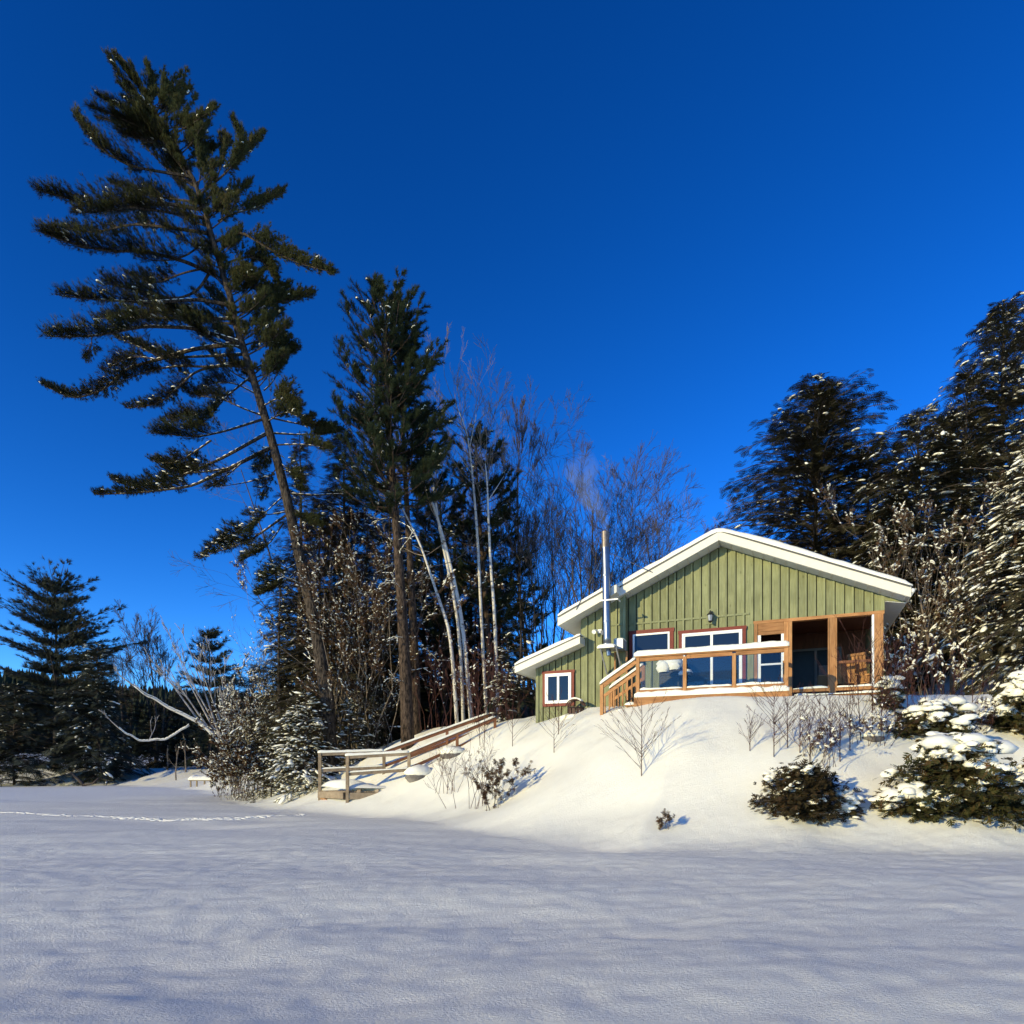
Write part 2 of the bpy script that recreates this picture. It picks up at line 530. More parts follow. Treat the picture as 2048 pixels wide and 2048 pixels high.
def lake_relief(x, y):
    a = R(-12)
    xr, yr = x * math.cos(a) - y * math.sin(a), x * math.sin(a) + y * math.cos(a)
    z = 0.070 * vnoise(xr / 5.0 + 40, yr / 1.9, 11) + 0.022 * vnoise(xr / 2.2, yr / 0.8, 12) + 0.008 * vnoise(xr / 0.7, yr / 0.3, 13)
    b_ = R(22)
    xq, yq = x * math.cos(b_) - y * math.sin(b_), x * math.sin(b_) + y * math.cos(b_)
    z += 0.045 * vnoise(xq / 3.4 + 7, yq / 1.1, 14) * np.clip(vnoise(x / 6, y / 6, 15) + .4, 0, 1)
    near = np.clip((17 - y) / 6, 0, 1) * (y > 1.5)
    a2 = R(-14)
    xw, yw = x * math.cos(a2) - y * math.sin(a2), x * math.sin(a2) + y * math.cos(a2)
    z += near * (0.0055 * vnoise(xw / .62, yw / .21, 41) + 0.0050 * vnoise(xw / .30, yw / .12, 42) + 0.0075 * vnoise(x / .15, y / .14, 43))
    # wind-cut drift edge on the right
    line = 8.05 + 0.02 * (x - 3) * -1 + 0.10 * np.sin(x * 0.8)
    dd = y - line
    amp = np.clip((x - 2.6) / 2.0, 0, 1)
    z += amp * 0.06 * np.where(dd < 0, np.exp(-(dd / 0.9) ** 2), np.exp(-(dd / 0.10) ** 2))
    line2 = 5.3 - 0.32 * (x - 1.0)
    dd = y - line2
    amp = np.clip((x - 0.4) / 0.5, 0, 1) * np.clip((2.4 - x) / 0.8, 0, 1)
    z += amp * 0.025 * np.where(dd < 0, np.exp(-(dd / 0.5) ** 2), np.exp(-(dd / 0.08) ** 2))
    return z


def hit(px, py):
    """depth at which the ray through a pixel of the photograph meets the snow"""
    Y = np.arange(3.0, 45.0, 0.04)
    X = (px - 1024) / F * Y
    ray = EYE + (HOR - py) / F * Y
    z, _ = base_height(X, Y)
    k = np.nonzero(z >= ray)[0]
    return float(Y[k[0]]) if len(k) else 20.0


def ground(x, y):
    z, d = base_height(np.array([x], float), np.array([y], float))
    return float(z[0])


def axis(fine0, fine1, step, lo, hi, g=1.12):
    a = list(np.arange(fine0, fine1 + 1e-6, step))
    s = step; v = a[-1]
    up = []
    while v < hi:
        s *= g; v += s; up.append(v)
    s = step; v = a[0]
    dn = []
    while v > lo:
        s *= g; v -= s; dn.append(v)
    return np.array(dn[::-1] + a + up)


xs = axis(-13, 14, 0.065, -320, 320)
ys = np.concatenate([axis(2.0, 12.0, 0.05, -200, 12.0), axis(12.08, 27, 0.09, 12.1, 600)])
GX, GY = np.meshgrid(xs, ys)
GZ, GD = base_height(GX, GY)
GZ += lake_relief(GX, GY) * np.clip(1 - GD / 5.0, 0.15, 1)
# keep the ground under the porch and the house floor
HO = np.array((5.64, 19.5)); HC, HS_ = math.cos(R(23.2)), math.sin(R(23.2))
hu = (GX - HO[0]) * HC - (GY - HO[1]) * HS_
hw = (GX - HO[0]) * HS_ + (GY - HO[1]) * HC
inh = (hu > -5.0) & (hu < 4.78) & (hw > 0.1) & (hw < 8.8)
GZ = np.where(inh, np.minimum(GZ, 3.0), GZ)
ny, nx = GX.shape
verts = np.stack([GX, GY, GZ], -1).reshape(-1, 3)
i = np.arange(ny - 1)[:, None] * nx; j = np.arange(nx - 1)[None]
quads = np.stack([i + j, i + j + 1, i + j + 1 + nx, i + j + nx], -1).reshape(-1, 4)
qd = GD.reshape(-1)[quads].max(1)


def sub_mesh(name, mask):
    q = quads[mask]
    used = np.unique(q)
    remap = np.full(len(verts), -1); remap[used] = np.arange(len(used))
    me = mesh_np(name, verts[used], quads=remap[q], smooth=True)
    me.materials.append(M['snow'])
    o = bpy.data.objects.new(name, me)
    C.objects.link(o)
    tag(o, kind='structure')
    return o


lake = sub_mesh('frozen_lake', qd <= -1.3)
bank = sub_mesh('snow_bank', qd > -1.3)

# ------------------------------------------------------------------ templates for foliage and snow
def tri_leaf(a, b, w):
    a, b = np.array(a, float), np.array(b, float)
    d = b - a
    s = np.array((-d[1], d[0], 0)); s = s / max(np.linalg.norm(s), 1e-6) * w
    return a, b, s


def frond_template(pairs=5, width=0.42, w=0.055, droop=0.12):
    v, t = [], []
    def leaf(a, b, wd):
        a, b, s = tri_leaf(a, b, wd)
        m = a * 0.55 + b * 0.45
        k = len(v)
        v.extend([a, m + s, b, m - s]); t.extend([(k, k + 1, k + 2), (k, k + 2, k + 3)])
    leaf((0, 0, 0), (1, 0, -droop), w * 1.3)
    for p in range(pairs):
        x = 0.08 + 0.8 * p / pairs
        l = width * (1 - 0.6 * p / pairs)
        for sd in (-1, 1):
            z = -droop * x * x
            leaf((x, 0, z), (x + l * 0.75, sd * l, z - 0.10 * l), w)
    return np.array(v), np.array(t)


def tuft_template(n=11, spread=0.55, w=0.03, seed=1):
    r = np.random.default_rng(seed)
    v, t = [], []
    for k in range(n):
        a = k / n * 2 * math.pi + r.uniform(-.3, .3)
        s = spread * r.uniform(0.35, 1.15)
        x0 = r.uniform(0.0, 0.45)
        d = np.array((math.cos(s), math.sin(s) * math.cos(a), math.sin(s) * math.sin(a)))
        side = np.cross(d, (0.3, 0.5, 0.8)); side /= np.linalg.norm(side)
        b = np.array((x0, 0, 0))
        k0 = len(v)
        v.extend([b - side * w, b + side * w, b + d * r.uniform(0.55, 0.95)])
        t.append((k0, k0 + 1, k0 + 2))
    return np.array(v), np.array(t)


def lump_template(seed=0, n=6):
    """low rounded snow lump, flat below"""
    r = np.random.default_rng(seed)
    v = [(0, 0, 1.0)]
    for ring, (rr, z) in enumerate(((0.6, 0.78), (1.0, 0.15), (0.75, -0.35))):
        for k in range(n):
            a = (k + 0.5 * ring) / n * 2 * math.pi
            q = rr * r.uniform(0.82, 1.15)
            v.append((q * math.cos(a), q * math.sin(a), z * r.uniform(0.85, 1.1)))
    t = []
    for k in range(n):
        k2 = (k + 1) % n
        t.append((0, 1 + k, 1 + k2))
        for ring in range(2):
            o, p = 1 + ring * n, 1 + (ring + 1) * n
            t.append((o + k, p + k, o + k2)); t.append((o + k2, p + k, p + k2))
    return np.array(v), np.array(t)


FROND = [frond_template(6, 0.40, 0.034, 0.15), frond_template(5, 0.48, 0.040, 0.05), frond_template(7, 0.34, 0.028, 0.3)]
CEDAR = [frond_template(5, 0.50, 0.050, 0.1), frond_template(6, 0.42, 0.042, 0.2)]
TUFT = [tuft_template(16, 0.62, 0.034, s) for s in (1, 2, 3)]
BRUSH = [tuft_template(18, 0.85, 0.042, s) for s in (4, 5, 6)]
ROSETTE = [frond_template(3, 0.55, 0.10, 0.1), frond_template(4, 0.5, 0.08, 0.25), frond_template(2, 0.5, 0.12, -0.1)]
LUMP = [lump_template(s) for s in (0, 1, 2, 3)]


def leafy(mb, temps, pos, ax, up, sc):
    pos = np.asarray(pos); ax = np.asarray(ax); sc = np.asarray(sc)
    if len(pos) == 0: return
    pick = rng.integers(0, len(temps), len(pos))
    up = np.broadcast_to(np.asarray(up, float), pos.shape)
    for k, (tv, tt) in enumerate(temps):
        m = pick == k
        if m.any(): mb.scatter(tv, tt, pos[m], ax[m], up[m], sc[m])


def unit(v):
    v = np.asarray(v, float)
    return v / np.maximum(np.linalg.norm(v, axis=-1, keepdims=True), 1e-9)


def finish_tree(name, label, cat, group, loc, trunk, wood, crown, snow, mt, ml, crown_name='crown'):
    root = empty(name, loc)
    tag(root, label, cat, group)
    if trunk is not None and trunk.n: trunk.build('trunk', mt, root, loc, smooth=True)
    if wood is not None and wood.n: tag(wood.build('branches', mt, root, loc), kind='stuff')
    if crown is not None and crown.n: crown.build(crown_name, ml, root, loc)
    if snow is not None and snow.n: tag(snow.build('snow_load', M['snow_cap'], root, loc, smooth=True), kind='stuff')
    return root


def conifer(name, label, px, top, Y, half, kind='hemlock', snow=0.0, dens=1.0, bare=0.08, lean=0.0, mat=None, group=None,
            spray=0.42, snow_size=1.0, base_z=None, cat='tree', power=0.85, trunk_r=None, sides_cut=None):
    p = P(px, top, Y)
    X = p[0]
    gz = ground(X, Y) if base_z is None else base_z
    H = p[2] - gz
    Rm = half * Y / F
    tr = trunk_r or max(0.03, H * 0.013)
    trunk, wood, crown, sn = MB(), MB(), MB(), MB()
    loc = np.array((X - lean * H, Y, gz))
    def axis_at(t):
        return loc + np.array((lean * H * t ** 1.2 + 0.05 * math.sin(t * 7 + px) * min(1, Rm), 0.04 * math.sin(t * 5 + px), H * t))
    ts = np.linspace(0, 1, 9)
    trunk.tube([axis_at(t) - np.array((0, 0, 0.15 * (t == 0))) for t in ts], tr * (1 - ts * 0.93), 7)
    nb = int(dens * (26 + 15 * H))
    temps = {'pine': TUFT, 'brush': BRUSH, 'cedar': CEDAR}.get(kind, FROND)
    pos_l, ax_l, sc_l, lt_l, wa, wb, wr = [], [], [], [], [], [], []
    for k in range(nb):
        t = bare + (1 - bare) * (rng.random() ** 0.85)
        if kind in ('pine', 'brush'):
            n_t = max(5, int(H * .62)); t = bare + (1 - bare) * min(1.0, (int((t - bare) / (1 - bare) * n_t) + rng.uniform(-.15, .15)) / n_t)
            t = max(bare * 0.8, t)
        tt = (t - bare) / (1 - bare)
        prof = (1 - tt) ** power * (0.55 + 0.45 * min(1, tt / 0.18 + 0.35))
        az = rng.uniform(0, 2 * math.pi)
        lob = float(vnoise(np.array(az * 1.3 + px), np.array(t * H / 1.6), 80)) * .45 + float(vnoise(np.array(math.cos(az) * 2 + px * .1), np.array(t * H / 4.0), 81)) * .34
        ln = Rm * prof * rng.uniform(0.45, 1.18) * (1 + lob) + 0.10 * Rm * (0.3 + rng.random() * 0.7)
        dh = np.array((math.cos(az), math.sin(az), 0))
        st = axis_at(min(t, 0.995))
        if kind == 'pine': ln *= rng.uniform(.55, 1.25)
        if kind == 'spruce': rise, droop = -0.10 + 0.5 * tt, 0.28
        elif kind == 'fir': rise, droop = 0.05 + 0.6 * tt, 0.20
        elif kind == 'pine': rise, droop = 0.20 + 0.5 * tt, 0.05
        elif kind == 'brush': rise, droop = 0.15 + 1.0 * tt, -0.22
        elif kind == 'cedar': rise, droop = 0.45 + 0.5 * tt, 0.15
        else: rise, droop = 0.22 + 0.45 * tt, 0.42
        rise += rng.uniform(-.12, .12)
        droop *= (1 + snow * 0.5)
        ns = max(3, int(ln / (spray * 0.24)))
        s = np.sort(rng.uniform(0.12, 1.0, ns))
        cen = st + dh * (ln * s)[:, None] + np.stack([np.zeros(ns), np.zeros(ns), ln * (rise * s - droop * s * s)], -1)
        perp = np.array((-dh[1], dh[0], 0))
        lat = rng.uniform(-1, 1, ns) * (0.34 * ln * (1 - s * 0.75) * np.clip(s * 2.5, 0, 1))
        pos = cen + perp * lat[:, None] + np.stack([np.zeros(ns), np.zeros(ns), -np.abs(lat) * 0.18 + rng.normal(0, .03, ns)], -1)
        slope = rise - 2 * droop * s
        ax = dh[None] * (0.75 + 0.5 * rng.random(ns))[:, None] + perp * (np.sign(lat) * rng.uniform(0.1, 1.0, ns))[:, None] + np.stack([np.zeros(ns)] * 2 + [slope + rng.uniform(-.35, .25, ns) + (0.5 if kind in ('brush',) else 0.15 if kind == 'pine' else 0)], -1)
        pos_l.append(pos); ax_l.append(ax); lt_l.append(np.abs(lat))
        sc_l.append(spray * rng.uniform(0.6, 1.25, ns) * (0.75 + 0.25 * min(1, ln / 1.0)))
        m = 5
        q = np.linspace(0, 0.95, m)
        bp = st + dh * (ln * q)[:, None] + np.stack([np.zeros(m), np.zeros(m), ln * (rise * q - droop * q * q)], -1)
        rr = min(tr * 0.35, 0.006 + 0.010 * ln)
        wa.append(bp[:-1]); wb.append(bp[1:]); wr.append(rr * (1 - q[:-1] * 0.8))
    pos, ax, sc = np.concatenate(pos_l), np.concatenate(ax_l), np.concatenate(sc_l)
    up = unit(np.stack([rng.normal(0, .25, len(pos)), rng.normal(0, .25, len(pos)), np.ones(len(pos))], -1))
    leafy(crown, temps, pos, ax, up, sc)
    wood.sticks(np.concatenate(wa), np.concatenate(wb), np.concatenate(wr), np.concatenate(wr) * 0.8, 4)
    if snow > 0:
        # snow lies as pads along some boughs, with thin flecks elsewhere
        bid = np.concatenate([np.full(len(q_), k_) for k_, q_ in enumerate(pos_l)])
        lat_ = np.concatenate(lt_l)
        nbr = len(pos_l)
        mid = np.array([q_.mean(0) for q_ in pos_l])
        pt = vnoise(mid[:, 0] * .8 + mid[:, 1] * .6, mid[:, 2] * .9, 5 + int(px) % 50) * .5 + .5
        laden = rng.random(nbr) < np.clip(snow * (.25 + 1.5 * pt), 0, .97)
        keep = laden[bid] & (rng.random(len(pos)) < (.30 + .35 * snow) * np.exp(-(lat_ / .55) ** 2))
        fleck = (~keep) & (rng.random(len(pos)) < (snow * .12 if snow < .6 else snow * .45))
        m = keep | fleck
        a = unit(ax[m]); s = np.where(keep[m], 1.0, .5) * sc[m] * snow_size
        ce = pos[m] + a * (sc[m] * 0.4)[:, None] + np.array((0, 0, 0.012))
        a2 = a.copy(); a2[:, 2] -= 0.10
        k = s * np.clip(rng.lognormal(-.22, .5, len(s)), .3, 1.7)
        leafy(sn, LUMP, ce, a2, (0, 0, 1), np.stack([k * rng.uniform(.18, .36, len(k)), k * rng.uniform(0.08, 0.18, len(k)), k * rng.uniform(0.05, 0.09, len(k))], -1))
    return finish_tree(name, label, cat, group, loc, trunk, wood, crown, sn, M['bark_dark'], mat or M['hemlock_leaf'])


def grow(start, d, length, rad, depth, segs, spread=0.55, up=0.12, wig=0.12, kids=(3, 5), ratio=0.62, minr=0.003, t0=0.3):
    """bare branching; appends (a, b, ra, rb) to segs"""
    n = 4 if depth > 0 else 3
    p = np.array(start, float); d = unit(np.array(d, float))
    step = length / n
    pts, dirs = [p.copy()], [d.copy()]
    for k in range(n):
        d = unit(d + rng.normal(0, wig, 3) + np.array((0, 0, up)))
        p2 = p + d * step
        r0 = max(minr, rad * (1 - 0.75 * k / n)); r1 = max(minr, rad * (1 - 0.75 * (k + 1) / n))
        segs.append((p, p2, r0, r1))
        p = p2
        pts.append(p.copy()); dirs.append(d.copy())
    if depth <= 0: return
    for k in range(int(rng.integers(kids[0], kids[1] + 1))):
        t = rng.uniform(t0, 1.0)
        i = min(int(t * n), n - 1); f = t * n - i
        b = pts[i] * (1 - f) + pts[i + 1] * f
        side = rng.normal(0, 1, 3); side -= dirs[i] * side.dot(dirs[i]); side = unit(side)
        nd = unit(dirs[i] + side * math.tan(spread * rng.uniform(0.6, 1.3)))
        grow(b, nd, length * ratio * rng.uniform(0.6, 1.1) * (1.15 - 0.5 * t), max(minr, rad * (1 - .75 * t) * 0.62), depth - 1, segs, spread, up, wig, kids, ratio, minr, t0)


def segs_mesh(segs, sides=4):
    mb = MB()
    a = np.array([s[0] for s in segs]); b = np.array([s[1] for s in segs])
    mb.sticks(a, b, np.array([s[2] for s in segs]), np.array([s[3] for s in segs]), sides)
    return mb


def bare_tree(name, label, px, top, Y, stems=1, spread=0.5, up=0.12, depth=4, kids=(4, 6), rad=None, mat=None, minr=0.005, group=None,
              base_px=None, ratio=0.6, fan=0.3, base_z=None, cat='tree', snow=0.0, wig=0.1, t0=0.3):
    p = P(px, top, Y)
    bx = (p[0] if base_px is None else (base_px - 1024) / F * Y)
    gz = ground(bx, Y) if base_z is None else base_z
    loc = np.array((bx, Y, gz))
    H = p[2] - gz
    rad = rad or H * 0.011
    segs = []
    for k in range(stems):
        d = unit(np.array((p[0] - bx + H * rng.normal(0, fan if stems > 1 else 0.02), H * rng.normal(0, fan * 0.7 if stems > 1 else 0.02), H)))
        hh = H * (1.0 if k == 0 else rng.uniform(0.75, 0.98))
        grow(loc - np.array((0, 0, 0.1)), d, hh * 0.86, rad * (1 if k == 0 else rng.uniform(.6, .9)), depth, segs, spread, up, wig * 0.6, kids, ratio, minr, t0)
    sn = None
    if snow > 0:
        sn = MB()
        a = np.array([s[0] for s in segs]); b = np.array([s[1] for s in segs]); r = np.array([s[2] for s in segs])
        d = unit(b - a)
        m = (rng.random(len(a)) < snow) & (np.abs(d[:, 2]) < 0.75)
        ce = (a[m] + b[m]) / 2 + np.array((0, 0, 1)) * (r[m] * 0.8)[:, None]
        ln = np.linalg.norm(b[m] - a[m], axis=1)
        leafy(sn, LUMP, ce, d[m], (0, 0, 1), np.stack([ln * 0.5, 0.02 + r[m] * 1.0, 0.014 + r[m] * 0.5], -1))
    root = empty(name, loc)
    tag(root, label, cat, group)
    big = [s for s in segs if s[2] > rad * 0.3]
    small = [s for s in segs if s[2] <= rad * 0.3]
    if big: segs_mesh(big, 6).build('trunk', mat or M['twig'], root, loc)
    if small: segs_mesh(small, 3).build('crown', mat or M['twig'], root, loc)
    if sn is not None and sn.n: tag(sn.build('snow_load', M['snow_cap'], root, loc, smooth=True), kind='stuff')
    return root


def rounded_snow(mb, a, b, w, h, seed=0, n=None, rough=0.18):
    """rounded ridge of snow lying along a bar from a to b"""
    a, b = np.array(a, float), np.array(b, float)
    ln = np.linalg.norm(b - a)
    n = n or max(6, int(ln / 0.09))
    t = np.linspace(0, 1, n + 1)
    d = unit(b - a)
    s = unit(np.cross(d, (0, 0, 1.0)))
    prof = [(-0.5, -0.02), (-0.53, 0.35), (-0.40, 0.78), (-0.15, 1.0), (0.15, 1.0), (0.40, 0.78), (0.53, 0.35), (0.5, -0.02)]
    m = len(prof)
    v = []
    for i, tt in enumerate(t):
        e = min(1.0, (min(tt, 1 - tt) * ln / (h * 0.8 + 1e-6) + 0.25))
        e = math.sqrt(max(0.05, 1 - (1 - min(1, e)) ** 2))
        nz = 1 + rough * float(vnoise(np.array(tt * ln * 3.1 + seed * 9.7), np.array(seed * 3.3), 21)) + rough * 0.5 * float(vnoise(np.array(tt * ln * 9 + seed), np.array(1.7), 22))
        for k, (px_, pz) in enumerate(prof):
            v.append(a + (b - a) * tt + s * (px_ * w * (0.9 + 0.1 * e)) + np.array((0, 0, max(pz, 0) * h * e * nz if pz > 0 else pz * h)))
    q = []
    for i in range(n):
        for k in range(m - 1):
            q.append((i * m + k, i * m + k + 1, (i + 1) * m + k + 1, (i + 1) * m + k))
    tr = [(0, k + 1, k) for k in range(1, m - 1)] + [(n * m, n * m + k, n * m + k + 1) for k in range(1, m - 1)]
    mb.add(v, t=tr, q=q)


# ------------------------------------------------------------------ the cottage
# local frame: x = along the lake front (to the right), y = depth into the building, z = up; front wall at y = 0
ZB = 3.0
house = empty('cottage', (HO[0], HO[1], ZB), R(-23.2))
tag(house, 'green board and batten cottage with a snowy gable roof and red window trim', 'cottage')


def hb(name, u0, u1, d0, d1, z0, z1, mat, parent=None):
    """box between u0..u1 along the wall and d0..d1 metres in front of it"""
    mb = MB(); mb.box(u0, u1, -d1, -d0, z0 - ZB, z1 - ZB)
    return mb.build(name, mat, parent or house)


def hl(u, d, z): return np.array((u, -d, z - ZB))


SL = 0.45
def zs(u): return 8.03 - SL * abs(u - 0.6)          # underside of the main roof
def z3(u): return 4.53 + 0.36 * (u + 5.55)          # underside of the lean-to roof

OV = 0.60                                            # overhang
DL = 0.41                                            # left part of the front stands this far forward
UL, UM, UC, UR = -5.08, -3.61, -2.183, 4.80
UP = 1.506                                           # the porch begins here
ZH = 5.72                                            # underside of the boards over the porch

# backing walls, their dark colour showing in the grooves as batten shadow
for poly, y0_, y1_ in (([(UC, 2.0), (UP, 2.0), (UP, zs(UP)), (0.6, zs(0.6)), (UC, zs(UC))], .055, .19), ([(UP + .002, ZH), (UR, ZH), (UR, zs(UR)), (UP + .002, zs(UP))], .055, .19),
                       ([(UM + .002, 2.0), (UC, 2.0), (UC, zs(UC)), (UM + .002, zs(UM))], -DL + .055, -DL + .19), ([(UL, 2.0), (UM, 2.0), (UM, z3(UM)), (UL, z3(UL))], -DL + .055, -DL + .19)):
    mb = MB(); mb.prism([(u, z - ZB) for u, z in poly], y0_, y1_); mb.build('wall', M['shade_back'], house)
hb('wall', UC - 0.14, UC, -0.17, DL - 0.03, 2.0, zs(UC) - 0.05, M['siding'])           # return beside the chimney
hb('wall', UL, UL + 0.12, -6.0, DL - 0.175, 2.0, z3(UL) - 0.03, M['siding'])
hb('wall', UM, UM + 0.12, -8.6, DL - 0.175, 2.0, zs(UM) - 0.03, M['siding'])
hb('wall', UR - 0.12, UR, -8.6, -3.2, 2.0, zs(UR) - 0.03, M['siding'])
mb = MB(); mb.prism([(UM, 2.0 - ZB), (UR, 2.0 - ZB), (UR, zs(UR) - ZB - .02), (0.6, zs(0.6) - ZB - .02), (UM, zs(UM) - ZB - .02)], 8.6, 8.75)
mb.build('wall', M['siding'], house)
hb('wall', UL, UM, -6.1, -6.0, 2.0, z3(UL) - 0.02, M['siding'])


def board_run(u0, u1, d, zbot, ztop, pitch=0.305, skip=None):
    n = int(round((u1 - u0) / pitch)); pitch = (u1 - u0) / n
    for k in range(n):
        a, b = u0 + k * pitch, u0 + (k + 1) * pitch
        segs = [(zbot, None)]
        a2, b2 = a + 0.026, b - 0.004
        pts = [(a2, zbot - ZB), (b2, zbot - ZB), (b2, ztop(b2) - ZB)]
        if a2 < 0.6 < b2 and d == 0: pts.append((0.6, ztop(0.6) - ZB))
        pts.append((a2, ztop(a2) - ZB))
        mb = MB(); mb.prism(pts, -d + rng.uniform(0, .004), -d + 0.03)
        mb.build('siding_board', M['siding'], house)
        if k > 0:
            # a batten over the left edge of the joint, an added dark groove to its right stands for its shadow
            c = a - 0.026
            mb = MB(); mb.prism([(c - 0.024, zbot - ZB), (c + 0.026, zbot - ZB), (c + 0.026, ztop(c) - ZB - .012), (c - 0.024, ztop(c) - ZB - .012)], -d - 0.038, -d - 0.0015)
            mb.build('batten', M['batten'], house)


board_run(UC + 0.005, UP - 0.0, 0.0, 2.9, lambda u: zs(u) - 0.004, pitch=0.248)
board_run(UP + 0.0, UR, 0.0, ZH, lambda u: zs(u) - 0.004, pitch=0.235)
board_run(UM, UC, DL, 2.4, lambda u: zs(u) - 0.004, pitch=0.22)
board_run(UL, UM, DL, 2.4, lambda u: z3(u) - 0.004, pitch=0.22)
# corner boards
hb('corner_board', UL - 0.025, UL + 0.07, DL + 0.001, DL + 0.04, 2.4, z3(UL) - 0.01, M['batten'])
hb('corner_board', UC - 0.055, UC + 0.028, DL + 0.001, DL + 0.04, 2.4, zs(UC) - 0.01, M['batten'])
hb('corner_board', UR - 0.05, UR + 0.03, 0.001, 0.04, ZH, zs(UR) - 0.01, M['batten'])
# level rail across the boards
hb('cross_batten', UC + 0.03, UP - 0.12, 0.002, 0.032, 5.93, 5.985, M['batten'])
hb('cross_batten', -2.75, UC - 0.06, DL + 0.002, DL + 0.032, 5.86, 5.91, M['batten'])

# roofs: main gable, with its left front edge pulled forward, and the lean-to
TH = 0.25
UE0, UE1 = -4.13, 5.34
def slab(pts, y0, y1, mat, name, parent=None):
    mb = MB(); mb.prism([(u, z - ZB) for u, z in pts], y0, y1)
    return mb.build(name, mat, parent or house)

roof = slab([(UE0, zs(UE0) + .01), (0.6, zs(.6) + .01), (0.6, zs(.6) + TH), (UE0, zs(UE0) + TH)], -OV + 0.03, 9.3, M['soffit'], 'roof')
slab([(0.602, zs(.6) + .01), (UE1, zs(UE1) + .01), (UE1, zs(UE1) + TH), (0.602, zs(.6) + TH)], -OV + 0.03, 9.3, M['soffit'], 'roof')
slab([(UE0, zs(UE0) + .012), (UC - .12, zs(UC - .12) + .012), (UC - .12, zs(UC - .12) + TH - .002), (UE0, zs(UE0) + TH - .002)], -OV - DL + 0.03, -OV + 0.028, M['soffit'], 'roof')
UF = -2.43                                           # the jog of the fascia
slab([(UF, zs(UF) - .01), (0.6, zs(.6) - .01), (0.6, zs(.6) + TH + .015), (UF, zs(UF) + TH + .015)], -OV, -OV + 0.028, M['cream'], 'fascia_board')
slab([(0.602, zs(.6) - .01), (UE1, zs(UE1) - .01), (UE1, zs(UE1) + TH + .015), (0.602, zs(.6) + TH + .015)], -OV, -OV + 0.028, M['cream'], 'fascia_board')
slab([(UE0, zs(UE0) - .01), (UF - .01, zs(UF - .01) - .01), (UF - .01, zs(UF - .01) + TH + .015), (UE0, zs(UE0) + TH + .015)], -OV - DL, -OV - DL + 0.028, M['cream'], 'fascia_board')
hb('fascia_board', UE1 + .001, UE1 + 0.03, -9.3, OV, zs(UE1) - 0.01, zs(UE1) + TH, M['cream'])
hb('fascia_board', UE0 - 0.03, UE0 - .001, -9.3, OV + DL, zs(UE0) - 0.01, zs(UE0) + TH, M['cream'])
mb = MB(); mb.tube([hl(UE1 + .07, OV - .02, zs(UE1) + .16), hl(UE1 + .07, -9.2, zs(UE1) + .16)], 0.055, 8); mb.build('gutter', M['vinyl'], house, smooth=True)
V3a, V3b = -5.58, -3.44
slab([(V3a, z3(V3a) + .01), (UM - .005, z3(UM) + .01), (UM - .005, z3(UM) + .22), (V3a, z3(V3a) + .22)], -OV - DL + .03, 6.3, M['soffit'], 'roof')
slab([(UM - .004, z3(UM) + .01), (V3b, z3(V3b) + .01), (V3b, z3(V3b) + .22), (UM - .004, z3(UM) + .22)], -OV - DL + .03, -DL - .05, M['soffit'], 'roof')
slab([(V3a, z3(V3a) - .01), (V3b, z3(V3b) - .01), (V3b, z3(V3b) + .235), (V3a, z3(V3a) + .235)], -OV - DL, -OV - DL + .028, M['cream'], 'fascia_board')
hb('fascia_board', V3a - .03, V3a - .001, -6.3, OV + DL, z3(V3a) - .01, z3(V3a) + .225, M['cream'])
# dark drip edge between the fascia and the snow
M['drip'] = plain_mat('drip_edge', (0.10, 0.095, 0.085), 0.5)
for a_, b_, f_, y_, h_ in ((UF, .6, zs, -OV, TH), (.602, UE1, zs, -OV, TH), (UE0, UF - .01, zs, -OV - DL, TH), (V3a, V3b, z3, -OV - DL, .22)):
    slab([(a_, f_(a_) + h_ - .012), (b_, f_(b_) + h_ - .012), (b_, f_(b_) + h_ + .022), (a_, f_(a_) + h_ + .022)], y_ - .016, y_ - .001, M['drip'], 'drip_edge')
# soffit panels under the gable overhang, each with a joint
for side in (-1, 1):
    k = 0
    u = 0.6 + side * 0.03
    while (u - (UE1 - .1)) * side < 0 if side > 0 else u > UF + .06:
        a, b = (u, u + side * 0.285)
        lo, hi = min(a, b), max(a, b)
        yb = -0.045
        slab([(lo, zs(lo) - .014), (hi, zs(hi) - .014), (hi, zs(hi) + .008), (lo, zs(lo) + .008)], -OV + .03, yb, M['soffit'], 'soffit_panel')
        slab([(lo + .27, zs(lo + .27) - .024), (hi - .001, zs(hi - .001) - .024), (hi - .001, zs(hi - .001) - .0145), (lo + .27, zs(lo + .27) - .0145)], -OV + .03, yb, M['cream'], 'soffit_strip')
        u += side * 0.29
# boxed eave at the right end
slab([(UR + .035, 5.98), (UE1 - .02, zs(UE1) - .005), (UR + .035, zs(UR + .035) - .015)], -0.03, -0.002, M['siding'], 'gable_end_board')
slab([(UR + .035, 5.96), (UE1, zs(UE1) - .03), (UE1, zs(UE1) - .012), (UR + .035, 5.978)], 0.0, 9.2, M['soffit'], 'eave_soffit')


